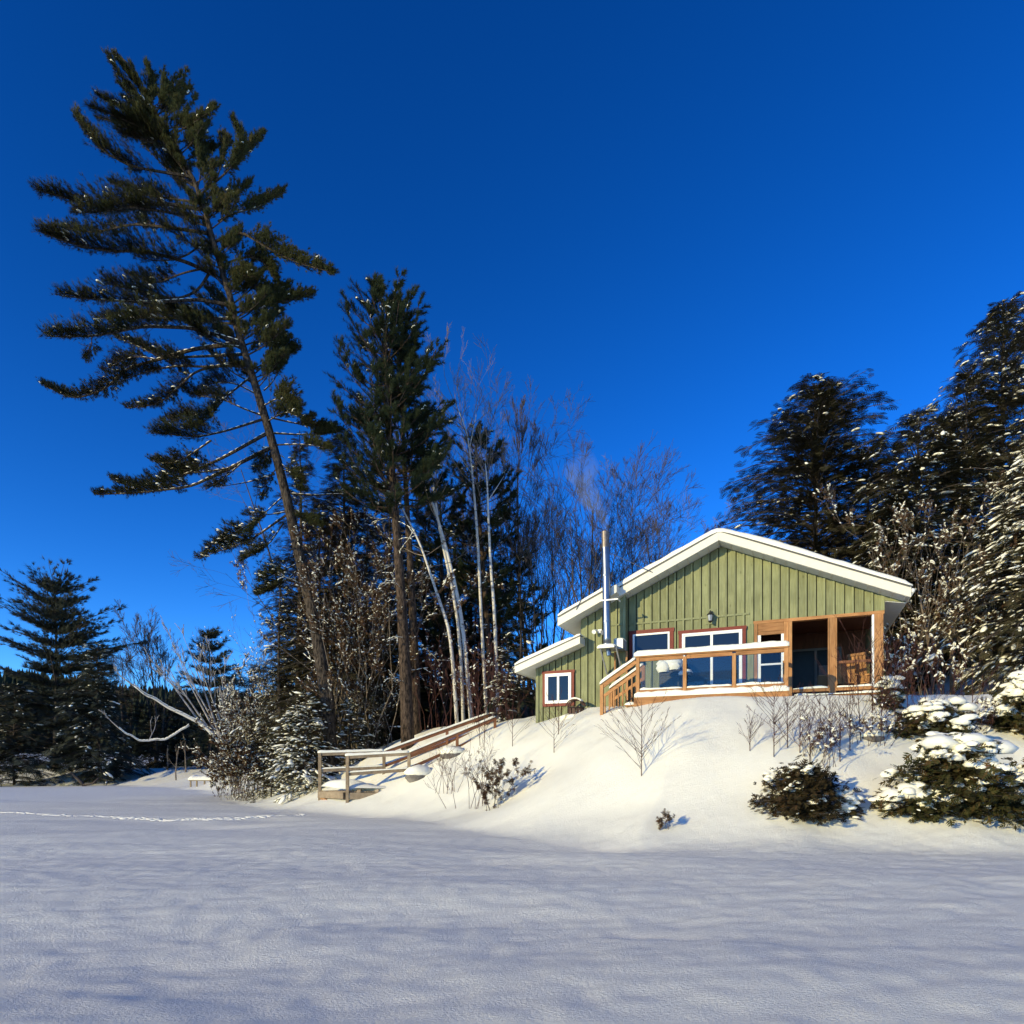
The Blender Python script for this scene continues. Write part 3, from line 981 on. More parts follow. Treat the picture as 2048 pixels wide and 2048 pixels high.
# snow on the roofs
def roof_snow(u0, u1, zf, y0, y1, th, name):
    nu, nv = max(8, int(abs(u1 - u0) / 0.16)), 26
    uu = np.linspace(u0, u1, nu + 1)
    vv = y0 + (y1 - y0) * np.linspace(0, 1, nv + 1) ** 1.6
    U, V = np.meshgrid(uu, vv)
    ed = np.minimum(np.minimum(np.abs(U - u0), np.abs(U - u1)) / 0.24, np.abs(V - y0) / 0.06)
    e = np.sqrt(np.clip(1 - (1 - np.clip(ed + 0.10, 0, 1)) ** 2, 0, 1))
    T = th * e * (1 + 0.28 * vnoise(U / 1.1 + 5, V / 0.9, 31) + 0.13 * vnoise(U / 0.35, V / 0.3, 32))
    Z = zf(U) + T - ZB
    top = np.stack([U, V, Z], -1).reshape(-1, 3)
    bot = np.stack([U, V, zf(U) + 0.002 - ZB], -1).reshape(-1, 3)
    nx_ = nu + 1
    i = np.arange(nv)[:, None] * nx_; j = np.arange(nu)[None]
    q = np.stack([i + j, i + j + 1, i + j + 1 + nx_, i + j + nx_], -1).reshape(-1, 4)
    n = len(top)
    front = [(k + 1, k, n + k, n + k + 1) for k in range(nu)]
    lft = [(k * nx_, (k + 1) * nx_, n + (k + 1) * nx_, n + k * nx_) for k in range(nv)]
    rgt = [((k + 1) * nx_ + nu, k * nx_ + nu, n + k * nx_ + nu, n + (k + 1) * nx_ + nu) for k in range(nv)]
    mb = MB(); mb.add(np.vstack([top, bot]), q=np.vstack([q, front, lft, rgt]))
    return mb.build(name, M['snow_cap'], house, smooth=True)

zt = lambda u: 8.03 - SL * (np.sqrt((u - 0.6) ** 2 + 0.02)) + TH + 0.035
roof_snow(UE0 - .02, UF - .06, zt, -OV - DL - .02, -OV - .0, 0.13, 'roof_snow')
roof_snow(UE0 - .02, UE1 + .06, zt, -OV - .02, 9.3, 0.145, 'roof_snow')
roof_snow(V3a - .03, UM - .01, lambda u: z3(u) + .24, -OV - DL - .02, 6.3, 0.115, 'roof_snow')
roof_snow(UM - .05, V3b + .02, lambda u: z3(u) + .24, -OV - DL - .02, -DL - .03, 0.11, 'roof_snow')


# windows and the patio door
def window(u0, u1, z0, z1, d, sashes, trim=0.10, sill=True, name='window', low_trim=True, fr=0.075):
    d0 = d + 0.040
    w = MB(); w.box(u0 + trim, u1 - trim, -(d0 + .006), -d - .002, z0 + (trim if low_trim else 0) - ZB, z1 - trim - ZB)
    win = w.build(name, M['dark_inside'], house)
    def bx(n, a, b, c, e, dd0, dd1, mat):
        m_ = MB(); m_.box(a, b, -dd1, -dd0, c - ZB, e - ZB); return m_.build(n, mat, win)
    bx('trim', u0 - .02, u1 + .02, z1 - trim, z1, d0 + .001, d0 + .035, M['red'])
    zb_ = z0
    if low_trim:
        bx('trim', u0, u1, z0, z0 + trim, d0 + .001, d0 + .03, M['red']); zb_ = z0 + trim
    bx('trim', u0, u0 + trim, zb_ + .001, z1 - trim - .001, d0 + .001, d0 + .028, M['red'])
    bx('trim', u1 - trim, u1, zb_ + .001, z1 - trim - .001, d0 + .001, d0 + .028, M['red'])
    a0, a1, b0, b1 = u0 + trim + .001, u1 - trim - .001, zb_ + .001, z1 - trim - .001
    bx('frame', a0, a1, b1 - fr, b1, d0 + .007, d0 + .05, M['vinyl'])
    bx('frame', a0, a1, b0, b0 + fr, d0 + .007, d0 + .05, M['vinyl'])
    bx('frame', a0, a0 + fr, b0 + fr, b1 - fr, d0 + .007, d0 + .049, M['vinyl'])
    bx('frame', a1 - fr, a1, b0 + fr, b1 - fr, d0 + .007, d0 + .049, M['vinyl'])
    n = sashes; wd = (a1 - a0 - 2 * fr) / n
    for k in range(n):
        s0, s1 = a0 + fr + k * wd, a0 + fr + (k + 1) * wd
        lift = 0.012 if k % 2 else 0.0
        sf = 0.038 if n > 1 else 0.0
        if n > 1:
            for (x0, x1, y0, y1) in ((s0, s0 + sf, b0 + fr, b1 - fr), (s1 - sf, s1, b0 + fr, b1 - fr), (s0 + sf, s1 - sf, b0 + fr, b0 + fr + sf), (s0 + sf, s1 - sf, b1 - fr - sf, b1 - fr)):
                bx('sash', x0 + .0005, x1 - .0005, y0 + .0005, y1 - .0005, d0 + .0075, d0 + .026 + lift, M['vinyl'])
        bx('pane', s0 + sf, s1 - sf, b0 + fr + sf, b1 - fr - sf, d0 + .008, d0 + .014 + lift, M['pane'])
    return win


window(-4.86, -3.80, 3.42 + .02, 4.58, DL, 2, trim=0.09, fr=.055)
window(-2.13, -0.77, 4.78, 5.73, 0.0, 1, trim=0.115, fr=.055)
window(-0.617, 1.30, 3.40, 5.61, 0.0, 2, trim=0.10, name='patio_door', low_trim=False, fr=0.05)

# wall lantern beside the door
lan = hb('wall_lantern', 0.27, 0.37, 0.04, 0.06, 5.82, 6.12, M['black'])
mb = MB()
mb.tube([hl(.32, .06, 6.06), hl(.32, .15, 6.12), hl(.32, .22, 6.08), hl(.32, .22, 6.02)], 0.014, 6); mb.build('arm', M['black'], lan)
mb = MB(); mb.tube([hl(.32, .22, 6.06), hl(.32, .22, 5.99), hl(.32, .22, 5.97)], [0.015, 0.10, 0.105], 8); mb.build('hood', M['black'], lan)
mb = MB(); mb.tube([hl(.32, .22, 5.965), hl(.32, .22, 5.80)], [0.08, 0.055], 8); mb.build('lamp_glass', M['grey'], lan)
mb = MB(); mb.tube([hl(.32, .22, 5.80), hl(.32, .22, 5.77), hl(.32, .22, 5.74)], [0.06, 0.05, 0.01], 8); mb.build('finial', M['black'], lan)
hb('lantern_block', 0.18, 0.46, 0.004, 0.037, 5.74, 6.20, M['batten'])
# twin floodlight under the left eave
fl = hb('floodlight', -3.02, -2.90, DL + .04, DL + .075, 5.66, 5.78, M['vinyl'])
for s_, dz in ((-1, .02), (1, -.02)):
    mb = MB()
    c = -2.96 + s_ * .11
    mb.tube([hl(-2.96 + s_ * .03, DL + .07, 5.72), hl(c, DL + .11, 5.72 + dz)], 0.018, 6)
    mb.tube([hl(c, DL + .08, 5.74 + dz), hl(c + s_ * .02, DL + .19, 5.68 + dz), hl(c + s_ * .03, DL + .24, 5.655 + dz)], [0.03, 0.055, 0.072], 10)
    mb.build('lamp_head', M['vinyl'] if s_ < 0 else M['grey'], fl, smooth=False)

# chimney: stainless pipe on an outside bracket, held by two stays
pb, pt = hl(-2.55, 1.12, 5.09), hl(-2.61, 1.12, 8.52)
mb = MB()
q = np.linspace(0, 1, 14)
mb.tube([pb + (pt - pb) * t for t in q], 0.118, 16)
chim = mb.build('chimney_pipe', M['steel'], house, smooth=True)
def along(t): return pb + (pt - pb) * t
for t in (0.02, 0.22, 0.40, 0.62, 0.86):
    mb = MB(); mb.tube([along(t - .006), along(t + .006)], 0.125, 16); mb.build('pipe_band', M['steel'], chim)
mb = MB(); mb.tube([along(0.865), along(1.005)], 0.122, 16); mb.build('pipe_cap', M['dark_steel'], chim, smooth=False)
mb = MB(); mb.box(pb[0] - .26, pb[0] + .26, pb[1] - .2, pb[1] + .52, pb[2] - .06, pb[2] - .01); mb.build('bracket_shelf', M['grey'], chim)
mb = MB(); rounded_snow(mb, pb + (-.25, .05, -.01), pb + (.27, .05, -.01), 0.46, 0.09, 3); mb.build('shelf_snow', M['snow_cap'], chim, smooth=True)
mb = MB(); mb.box(pb[0] + .14, pb[0] + .42, pb[1] + .22, pb[1] + .69, pb[2] - .04, pb[2] + .24); mb.build('pipe_box', M['grey'], chim)
mb = MB(); rounded_snow(mb, pb + (.13, .45, .24), pb + (.43, .45, .24), 0.42, 0.07, 4); mb.build('box_snow', M['snow_cap'], chim, smooth=True)
for du in (-.18, .30):
    mb = MB(); mb.beam(pb + (du, -.12, -.06), pb + (du, .66, -.72), 0.04, 0.04); mb.build('strut', M['grey'], chim)
mb = MB(); mb.tube([pb + (.0, .1, -.06), pb + (.03, .1, -.25)], .075, 10); mb.build('pipe_tee', M['steel'], chim)
for du, z1_ in ((.10, -1.95), (.46, -1.45)):
    mb = MB(); mb.beam(pb + (du, .56, -.07), pb + (du, .56, z1_), 0.09, 0.05, up=(1, 0, 0)); mb.build('support_post', M['cedar'], chim)
for t, w_ in ((0.40, .34),):
    c = along(t)
    mb = MB(); mb.box(c[0] - .15, c[0] + .36, c[1] - .13, c[1] - .11, c[2] - .02, c[2] + .02); mb.box(c[0] + .36, c[0] + .38, c[1] - .13, c[1] + .2, c[2] - .02, c[2] + .02)
    mb.build('pipe_clamp', M['vinyl'], chim)
st = along(0.84)
mb = MB(); mb.tube([st, hl(-3.55, OV + DL + .02, zs(-3.55) + .16)], 0.011, 5); mb.build('stay_rod', M['steel'], chim)
mb = MB(); mb.tube([st, hl(-1.30, OV + .02, zs(-1.30) + .14)], 0.011, 5); mb.build('stay_rod', M['steel'], chim)

# ---- screened porch at the right end
ZF = 3.46
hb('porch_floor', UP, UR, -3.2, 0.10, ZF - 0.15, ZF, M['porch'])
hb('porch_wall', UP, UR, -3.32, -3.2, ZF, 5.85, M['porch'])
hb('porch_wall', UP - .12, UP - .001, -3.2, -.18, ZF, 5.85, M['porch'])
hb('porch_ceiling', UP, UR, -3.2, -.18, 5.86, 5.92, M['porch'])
hb('porch_header', UP, UR + .03, -.16, 0.045, 5.63, ZH - .003, M['cedar_h'])
hb('corner_board', UP - 0.10, UP + 0.005, 0.04, 0.075, 2.9, 5.64, M['siding'])
posts = [(UP + .02, UP + .11, .06), (2.325, 2.44, .05), (2.535 - .09, 2.535, .09), (3.483, 3.646, .05), (4.585, 4.80, .07)]
for a, b, dd in posts: hb('porch_post', a, b, -.10, dd, ZF - .2, 5.627, M['cedar'])
for a in (3.483 - .03, 3.649, 4.585 - .055): hb('screen_stop', a, a + (.03 if a < 4 else .05), -.08, .075, 3.70, 5.62, M['vinyl'] if a > 4 else M['cedar'])
for a, b in ((UP + .115, 2.32), (2.54, 3.48), (3.65, 4.58)):
    hb('sill_board', a, b, -.08, .055, 3.60, 3.69, M['cedar_h'])
    mb = MB(); rounded_snow(mb, hl(a + .02, .02, 3.69), hl(b - .02, .02, 3.69), 0.10, 0.05, int(a * 7), rough=.5); mb.build('sill_snow', M['snow_cap'], house, smooth=True)
hb('base_board', 2.46, UR + .02, -.05, .065, 3.2, 3.50, M['cedar_h'])
mb = MB(); rounded_snow(mb, hl(2.6, .08, 3.50), hl(UR, .08, 3.50), 0.10, 0.05, 9, rough=.6); mb.build('base_snow', M['snow_cap'], house, smooth=True)
hb('fill_panel', UP + .115, 2.32, -.03, .03, 5.40, 5.627, M['cedar_h'])
pw = hb('porch_window', UP + .112, 2.322, -.04, .02, 5.30, 5.395, M['cedar_h'])
for a, b, z0_, z1_ in ((UP + .112, UP + .20, 3.70, 5.298), (2.25, 2.322, 3.70, 5.298), (UP + .201, 2.249, 4.42, 4.47)):
    mb = MB(); mb.box(a, b, -.03, .03, z0_ - ZB, z1_ - ZB); mb.build('frame', M['vinyl'], pw)
# sliding door at the back of the porch
dr = hb('porch_door', 2.5, 4.0, -3.195, -3.17, ZF + .02, 5.35, M['dark_inside'])
for a, b, z0_, z1_ in ((2.5, 4.0, 5.28, 5.35), (2.5, 2.57, ZF + .02, 5.28), (3.93, 4.0, ZF + .02, 5.28), (3.21, 3.29, ZF + .02, 5.28)):
    mb = MB(); mb.box(a, b, 3.12, 3.165, z0_ - ZB, z1_ - ZB); mb.build('frame', M['shade_frame'], dr)
for a, b in ((2.572, 3.208), (3.292, 3.928)):
    mb = MB(); mb.box(a, b, 3.14, 3.16, ZF + .03 - ZB, 5.278 - ZB); mb.build('pane', M['dark_pane'], dr)
mb = MB(); mb.box(3.34, 3.62, 3.13, 3.138, 4.45 - ZB, 4.78 - ZB); mb.build('door_sheet', M['shade_frame'], dr)  # small flat rectangle in front of the right pane
hb('porch_rail', 3.65, 4.58, -.06, -.02, 4.36, 4.43, M['red_wood'])


def hworld(u, d, z):
    return (HO[0] + HC * u - HS_ * d, HO[1] - HS_ * u - HC * d, z)


def hthing(name, label, cat, u, d, z, rz=0.0, group=None):
    o = empty(name, hworld(u, d, z), R(-23.2) + rz)
    tag(o, label, cat, group)
    return o


def part(name, mat, parent, boxes=(), beams=()):
    mb = MB()
    for b in boxes: mb.box(*b)
    for b in beams: mb.beam(*b)
    return mb.build(name, mat, parent)


def porch_chair(u, d, rz, label, back_h, wide=0.56):
    t = hthing('porch_chair', label, 'chair', u, d, ZF, rz, 'wooden chairs in the porch')
    part('seat', M['cedar'], t, [(-wide / 2, wide / 2, -.28, .25, .40, .44)])
    for k in range(5):
        x = -wide / 2 + wide * (k + .5) / 5
        part('back_slat', M['cedar'], t, beams=[((x, .24, .42), (x, .42, back_h), wide / 5 - .02, .02, (0, 1, 0))])
    part('back_rail', M['cedar'], t, beams=[((-wide / 2, .42, back_h - .04), (wide / 2, .42, back_h - .04), .05, .07)])
    for sx in (-1, 1):
        for y in (-.25, .22): part('leg', M['cedar'], t, [(sx * wide / 2 - .03, sx * wide / 2 + .03, y - .03, y + .03, 0, .62 if y < 0 else .60)])
        part('arm', M['cedar'], t, [(sx * wide / 2 - .06, sx * wide / 2 + .06, -.33, .30, .62, .65)])


porch_chair(3.95, -.85, R(170), 'low wooden porch chair behind the dark rail, back to the lake', 1.02)
porch_chair(4.42, -1.0, R(150), 'taller wooden porch chair beside the right corner post', 1.25, .5)

# ------------------------------------------------------------------ the deck with its glass railing and stairs
deck = hthing('deck', 'raised cedar deck with glass railing panels and snow along its top rail', 'deck', 0.5, 2.43, ZB)
D0, D1 = -1.424, 2.45
ZD = 3.39
def db(name, u0, u1, d0, d1, z0, z1, mat, parent=None):
    mb = MB(); mb.box(u0 - .5, u1 - .5, 2.43 - d1, 2.43 - d0, z0 - ZB, z1 - ZB)
    return mb.build(name, mat, parent or deck)
def dl(u, d, z): return np.array((u - .5, 2.43 - d, z - ZB))

for k in range(17):
    d0 = 0.06 + k * 0.137
    db('deck_board', D0, D1, d0, d0 + .13, ZD - .035, ZD, M['cedar_h'])
db('fascia', D0 - .03, D1 + .01, 2.40, 2.44, 3.14, ZD - .002, M['cedar_h'])
db('fascia', D0 - .03, D0, 0.1, 2.395, 3.14, ZD - .002, M['cedar_h'])
db('fascia', D1 - .025, D1 + .01, 0.1, 2.395, 3.14, ZD - .002, M['cedar_h'])
PU = [-1.36, -0.10, 1.15, 2.40]
ZT = 4.48
for a in PU: db('railing_post', a - .045, a + .045, 2.31, 2.40, ZD + .002, ZT - .05 if a in PU[1:3] else ZT, M['cedar'])
for a, b in zip(PU[:-1], PU[1:]):
    db('top_rail', a + .047, b - .047, 2.33, 2.385, ZT - .105, ZT - .005, M['cedar_h'])
    db('bottom_rail', a + .047, b - .047, 2.33, 2.385, ZD + .11, ZD + .20, M['cedar_h'])
    db('glass_panel', a + .07, b - .07, 2.350, 2.358, ZD + .21, ZT - .11, M['glass'])
    mb = MB(); rounded_snow(mb, dl(a + .06, 2.35, ZD + .20), dl(b - .06, 2.35, ZD + .20), .10, .055, int(a * 9 + 20), rough=.4); mb.build('rail_snow', M['snow_cap'], deck, smooth=True)
db('rail_cap', D0, D1, 2.29, 2.43, ZT + .001, ZT + .035, M['cedar_h'])
mb = MB(); rounded_snow(mb, dl(D0 - .03, 2.36, ZT + .035), dl(D1 + .02, 2.36, ZT + .035), .19, .15, 2, rough=.10); mb.build('rail_snow', M['snow_cap'], deck, smooth=True)
mb = MB(); rounded_snow(mb, dl(D0 - .02, 2.38, ZD), dl(D1 + .02, 2.38, ZD), .16, .15, 5, rough=.3); mb.build('edge_snow', M['snow_cap'], deck, smooth=True)
mb = MB()
rounded_snow(mb, dl(D0 + .1, 1.2, ZD), dl(D1 - .1, 1.2, ZD), 2.0, .13, 8, rough=.3); mb.build('deck_snow', M['snow_cap'], deck, smooth=True)
# right side rail back to the porch
db('top_rail', 2.36, 2.42, .12, 2.30, ZT - .105, ZT - .005, M['cedar'])
db('railing_post', 2.30, 2.355, .9, 1.0, ZD, ZT - .11, M['cedar'])
# stairs down to the left, with two hand rails
S0, S1 = -1.42, -2.37
for k in range(4):
    u0 = S0 - .03 - .25 * k
    db('stair_tread', u0 - .27, u0, 1.40, 2.36, ZD - .19 * (k + 1) - .04, ZD - .19 * (k + 1), M['cedar'])
    mb = MB(); rounded_snow(mb, dl(u0 - .14, 1.42, ZD - .19 * (k + 1)), dl(u0 - .14, 2.38, ZD - .19 * (k + 1)), .27, .10, k + 30); mb.build('tread_snow', M['snow_cap'], deck, smooth=True)
for d in (2.38, 1.35):
    db('railing_post', S1 - .045, S1 + .045, d - .045, d + .045, 2.85, 3.78, M['cedar'])
    if d < 2: db('railing_post', -1.46, -1.37, d - .045, d + .045, ZD - .3, 4.42, M['cedar'])
    mb = MB(); mb.beam(dl(S1 + .0, d, 3.74), dl(-1.41, d, 4.38), .045, .12); mb.build('hand_rail', M['cedar_h'], deck)
    mb = MB(); rounded_snow(mb, dl(S1 - .05, d, 3.80), dl(-1.42, d, 4.44), .13, .10, int(d * 10)); mb.build('hand_rail_snow', M['snow_cap'], deck, smooth=True)
    mb = MB(); mb.beam(dl(S1 + .05, d, 3.47), dl(-1.41, d, 4.06), .04, .08); mb.build('stair_rail', M['cedar_h'], deck)
    for k in range(7):
        t = (k + .7) / 7.5
        u = S1 + (S0 - S1) * t
        db('baluster', u - .018, u + .018, d - .018, d + .018, 2.95 + .5 * t, 3.44 + .60 * t, M['cedar'])
for u_, z_ in ((-1.05, 4.15), ):
    db('railing_post', u_ - .045, u_ + .045, .55, .64, ZD, z_ + .1, M['cedar'])
    db('bench_top', -1.40, u_ + .5, .40, .75, ZD + .40, ZD + .45, M['cedar_h'])

# barbecue on the deck
grill = hthing('barbecue_grill', 'black covered barbecue grill capped with snow behind the left glass panel', 'grill', -.75, .62, ZD)
mb = MB()
prof = [(-.30, .78), (.26, .78), (.30, .92), (.24, 1.10), (.05, 1.20), (-.16, 1.17), (-.30, 1.02)]
mb.prism([(a * 1.0, z) for a, z in prof], -.26, .26); mb.build('hood', M['black'], grill)
part('cart', M['black'], grill, [(-.29, .27, -.24, .24, .30, .775)])
for sx in (-.27, .25):
    for sy in (-.22, .22): part('leg', M['grey'], grill, [(sx - .02, sx + .02, sy - .02, sy + .02, 0, .30)])
part('side_shelf', M['black'], grill, [(.305, .62, -.22, .22, .80, .84)])
part('handle', M['grey'], grill, beams=[((-.2, -.30, .95), (.2, -.30, .95), .025, .025), ((-.2, -.30, .95), (-.2, -.26, .95), .02, .02), ((.2, -.30, .95), (.2, -.26, .95), .02, .02)])
mb = MB()
for (cx, cy, cz, a, b, c, sd) in ((-.02, 0, 1.12, .42, .38, .27, 0), (.46, 0, .84, .19, .24, .13, 1), (-.18, -.27, .96, .20, .12, .26, 2), (.14, -.27, 1.0, .18, .10, .20, 3), (.34, -.24, .80, .1, .1, .1, 1)):
    mb.scatter(*lump_template(sd, 14), [(cx, cy, cz)], [(1, 0, 0)], (0, 0, 1), np.array([[a, b, c]]))
mb.build('snow_cap', M['snow_cap'], grill, smooth=True)

# slatted barrel against the left wall
bar = hthing('barrel', 'small dark slatted barrel with a snow-rimmed round top against the green wall', 'barrel', -3.62, DL + .42, 3.02)
for k in range(12):
    a = k / 12 * 2 * math.pi
    x, y = .24 * math.cos(a), .24 * math.sin(a)
    part('slat', M['barrel'], bar, beams=[((x * .9, y * .9, 0), (x, y, .34), .085, .02, (math.cos(a), math.sin(a), 0))])
for z, r_ in ((.05, .235), (.30, .255)):
    mb = MB(); an = np.linspace(0, 2 * math.pi, 17); mb.tube(np.stack([r_ * np.cos(an), r_ * np.sin(an), np.full(17, z)], -1), .016, 5); mb.build('hoop', M['black'], bar)
mb = MB(); an = np.linspace(0, math.pi, 11)
for y in (-.16, 0., .16): mb.tube(np.stack([.26 * np.cos(an), np.full(11, y), .36 + .20 * np.sin(an)], -1), .022, 6)
mb.build('lid_rib', M['barrel'], bar)
mb = MB()
for y in (-.16, 0.): mb.tube(np.stack([.27 * np.cos(an[2:-2]), np.full(7, y), .385 + .21 * np.sin(an[2:-2])], -1), .030, 6)
mb.build('snow_rim', M['snow_cap'], bar, smooth=True)
mb = MB(); mb.scatter(*lump_template(3, 14), [(0, -.1, .0)], [(1, 0, 0)], (0, 0, 1), np.array([[.5, .35, .12]])); mb.build('snow_pad', M['snow_cap'], bar, smooth=True)

# ------------------------------------------------------------------ boat dock and the railed path up the bank
dp = P(690, 1560, 22.2)
dock = empty('boat_dock', (dp[0], dp[1], 0))
tag(dock, 'weathered wooden dock on the shore with snowy railings climbing to the cottage', 'dock')
def dk(px, py, Y): return P(px, py, Y) - np.array((dp[0], dp[1], 0))
def dbeam(name, a, b, w, h, mat=None, up=(0, 0, 1)):
    mb = MB(); mb.beam(a, b, w, h, up); return mb.build(name, mat or M['old_wood'], dock)
def dsnow(a, b, w, h, sd, name='rail_snow'):
    mb = MB(); rounded_snow(mb, a, b, w, h, sd); return mb.build(name, M['snow_cap'], dock, smooth=True)

nA, nB = dk(695, 1512, 22.0), dk(818, 1505, 22.4)      # near rail, level part
fA, fB = dk(640, 1506, 22.9), dk(768, 1502, 23.4)      # far rail
nC, fC = dk(990, 1434, 23.4), dk(975, 1428, 24.4)      # top of the path
for a, zlow in ((nA, 0.0), (fA, 0.0)):
    dbeam('post', np.array((a[0], a[1], -.1)), np.array((a[0], a[1], a[2] + .0)), .11, .10, up=(1, 0, 0))
for a, lo in ((nB, .9), (fB, .85), (nC, .75), (fC, .75), (nB * .45 + nC * .55, .8), (fB * .4 + fC * .6, .8)):
    dbeam('post', np.array((a[0], a[1], a[2] - lo - .5)), np.array((a[0], a[1], a[2] - .03)), .10, .10, M['old_wood'] if a is nB or a is fB else M['red_wood'], up=(1, 0, 0))
for a, b, c in ((nA, nB, nC), (fA, fB, fC)):
    dbeam('top_rail', a - (.06, 0, .05), b - (0, 0, .05), .11, .10)
    dbeam('top_rail', b - (0, 0, .05), c - (0, 0, .05), .10, .14, M['red_wood'])
    dsnow(a - (.08, 0, 0), b, .15, .085, 41); dsnow(b, c, .15, .07, 42)
    dbeam('mid_rail', a - (0, 0, .62), b - (0, 0, .60), .05, .11)
    dsnow(a - (0, 0, .565), b - (0, 0, .545), .08, .045, 43)
    dbeam('mid_rail', b - (0, 0, .55), c - (0, 0, .50), .05, .10, M['red_wood'])
ze = 0.68                                               # platform height
pl = [(fA[0] - .02, fA[1]), (nA[0] - .1, nA[1] + .02), (nB[0], nB[1]), (fB[0], fB[1])]
for k in range(12):
    t0, t1 = k / 12 + .004, (k + 1) / 12 - .004
    a0 = np.array(pl[0]) * (1 - t0) + np.array(pl[3]) * t0; a1 = np.array(pl[0]) * (1 - t1) + np.array(pl[3]) * t1
    b0 = np.array(pl[1]) * (1 - t0) + np.array(pl[2]) * t0; b1 = np.array(pl[1]) * (1 - t1) + np.array(pl[2]) * t1
    mb = MB()
    v = [(*p_, z) for z in (ze - .04, ze) for p_ in (a0, a1, b1, b0)]
    mb.add(v, q=[(3, 2, 1, 0), (4, 5, 6, 7), (0, 1, 5, 4), (1, 2, 6, 5), (2, 3, 7, 6), (3, 0, 4, 7)]); mb.build('plank', M['old_wood'], dock)
dbeam('end_beam', np.array((*pl[0], ze - .15)) - (.04, 0, 0), np.array((*pl[1], ze - .15)) - (.04, 0, 0), .06, .22)
dbeam('side_beam', np.array((*pl[1], ze - .16)) + (.05, -.04, 0), np.array((*pl[2], ze - .16)) + (0, -.04, 0), .06, .22)
dbeam('side_beam', np.array((*pl[0], ze - .16)), np.array((*pl[3], ze - .16)), .06, .22)
dbeam('brace', np.array((*pl[0], ze - .25)) + (.08, -.06, 0), np.array((*pl[1], .06)) + (-.10, -.02, 0), .05, .10, M['cedar'])
for t in (.22, .5):
    a0 = np.array(pl[1]) * (1 - t) + np.array(pl[2]) * t
    dbeam('post', np.array((*a0, -.1)), np.array((*a0, ze + .06)), .12, .12, up=(1, 0, 0))
    a0 = np.array(pl[0]) * (1 - t) + np.array(pl[3]) * t
    dbeam('post', np.array((*a0, -.1)), np.array((*a0, ze - .05)), .12, .12, up=(1, 0, 0))
mb = MB()
nu_, nv_ = 20, 12
vv = []
for j_ in range(nv_ + 1):
    for i_ in range(nu_ + 1):
        s_, t_ = i_ / nu_, j_ / nv_
        q_ = (np.array(pl[0]) * (1 - s_) + np.array(pl[3]) * s_) * (1 - t_) + (np.array(pl[1]) * (1 - s_) + np.array(pl[2]) * s_) * t_
        e = min(1, min(s_, (1 - s_) + .3, t_ * .6, (1 - t_) * .6) * 6 + .12)
        hgt = math.sqrt(1 - (1 - e) ** 2) * (.18 + .30 * math.exp(-((s_ - .25) / .28) ** 2 - ((t_ - .35) / .35) ** 2)) * (1 + .2 * float(vnoise(np.array(s_ * 5), np.array(t_ * 3), 51)))
        vv.append((q_[0], q_[1], ze + .002 + hgt))
qq = [(j_ * (nu_ + 1) + i_, (j_ + 1) * (nu_ + 1) + i_, (j_ + 1) * (nu_ + 1) + i_ + 1, j_ * (nu_ + 1) + i_ + 1) for j_ in range(nv_) for i_ in range(nu_)]
mb.add(vv, q=qq); mb.build('platform_snow', M['snow_cap'], dock, smooth=True)


def snow_rock(px, py, Y, a, b, c, label, seed):
    Y = hit(px, py)
    p = P(px, py, Y); p[2] -= c * .25
    o = empty('boulder', (p[0], p[1], p[2]))
    tag(o, label, 'boulder', 'snow-capped boulders on the bank')
    tv, tt = lump_template(seed, 12)
    mb = MB(); mb.scatter(tv, tt, [(0, 0, 0)], [(1, .2, 0)], (0, 0, 1), np.array([[a, b, c]])); mb.build('stone', M['rock'], o, smooth=True)
    mb = MB(); mb.scatter(tv, tt, [(0, 0, c * .45)], [(1, .3, 0)], (0, 0, 1), np.array([[a * 1.08, b * 1.06, c * .75]])); mb.build('snow_cap', M['snow_cap'], o, smooth=True)
    return o


snow_rock(838, 1552, 21.7, .5, .4, .42, 'snow-capped boulder just right of the dock railing', 0)
snow_rock(905, 1508, 21.6, .45, .4, .3, 'snow-capped boulder beside the railed path, above the dock', 1)
snow_rock(1745, 1475, 14.2, .26, .2, .2, 'brown boulder under snow at the top of the right bank', 2)

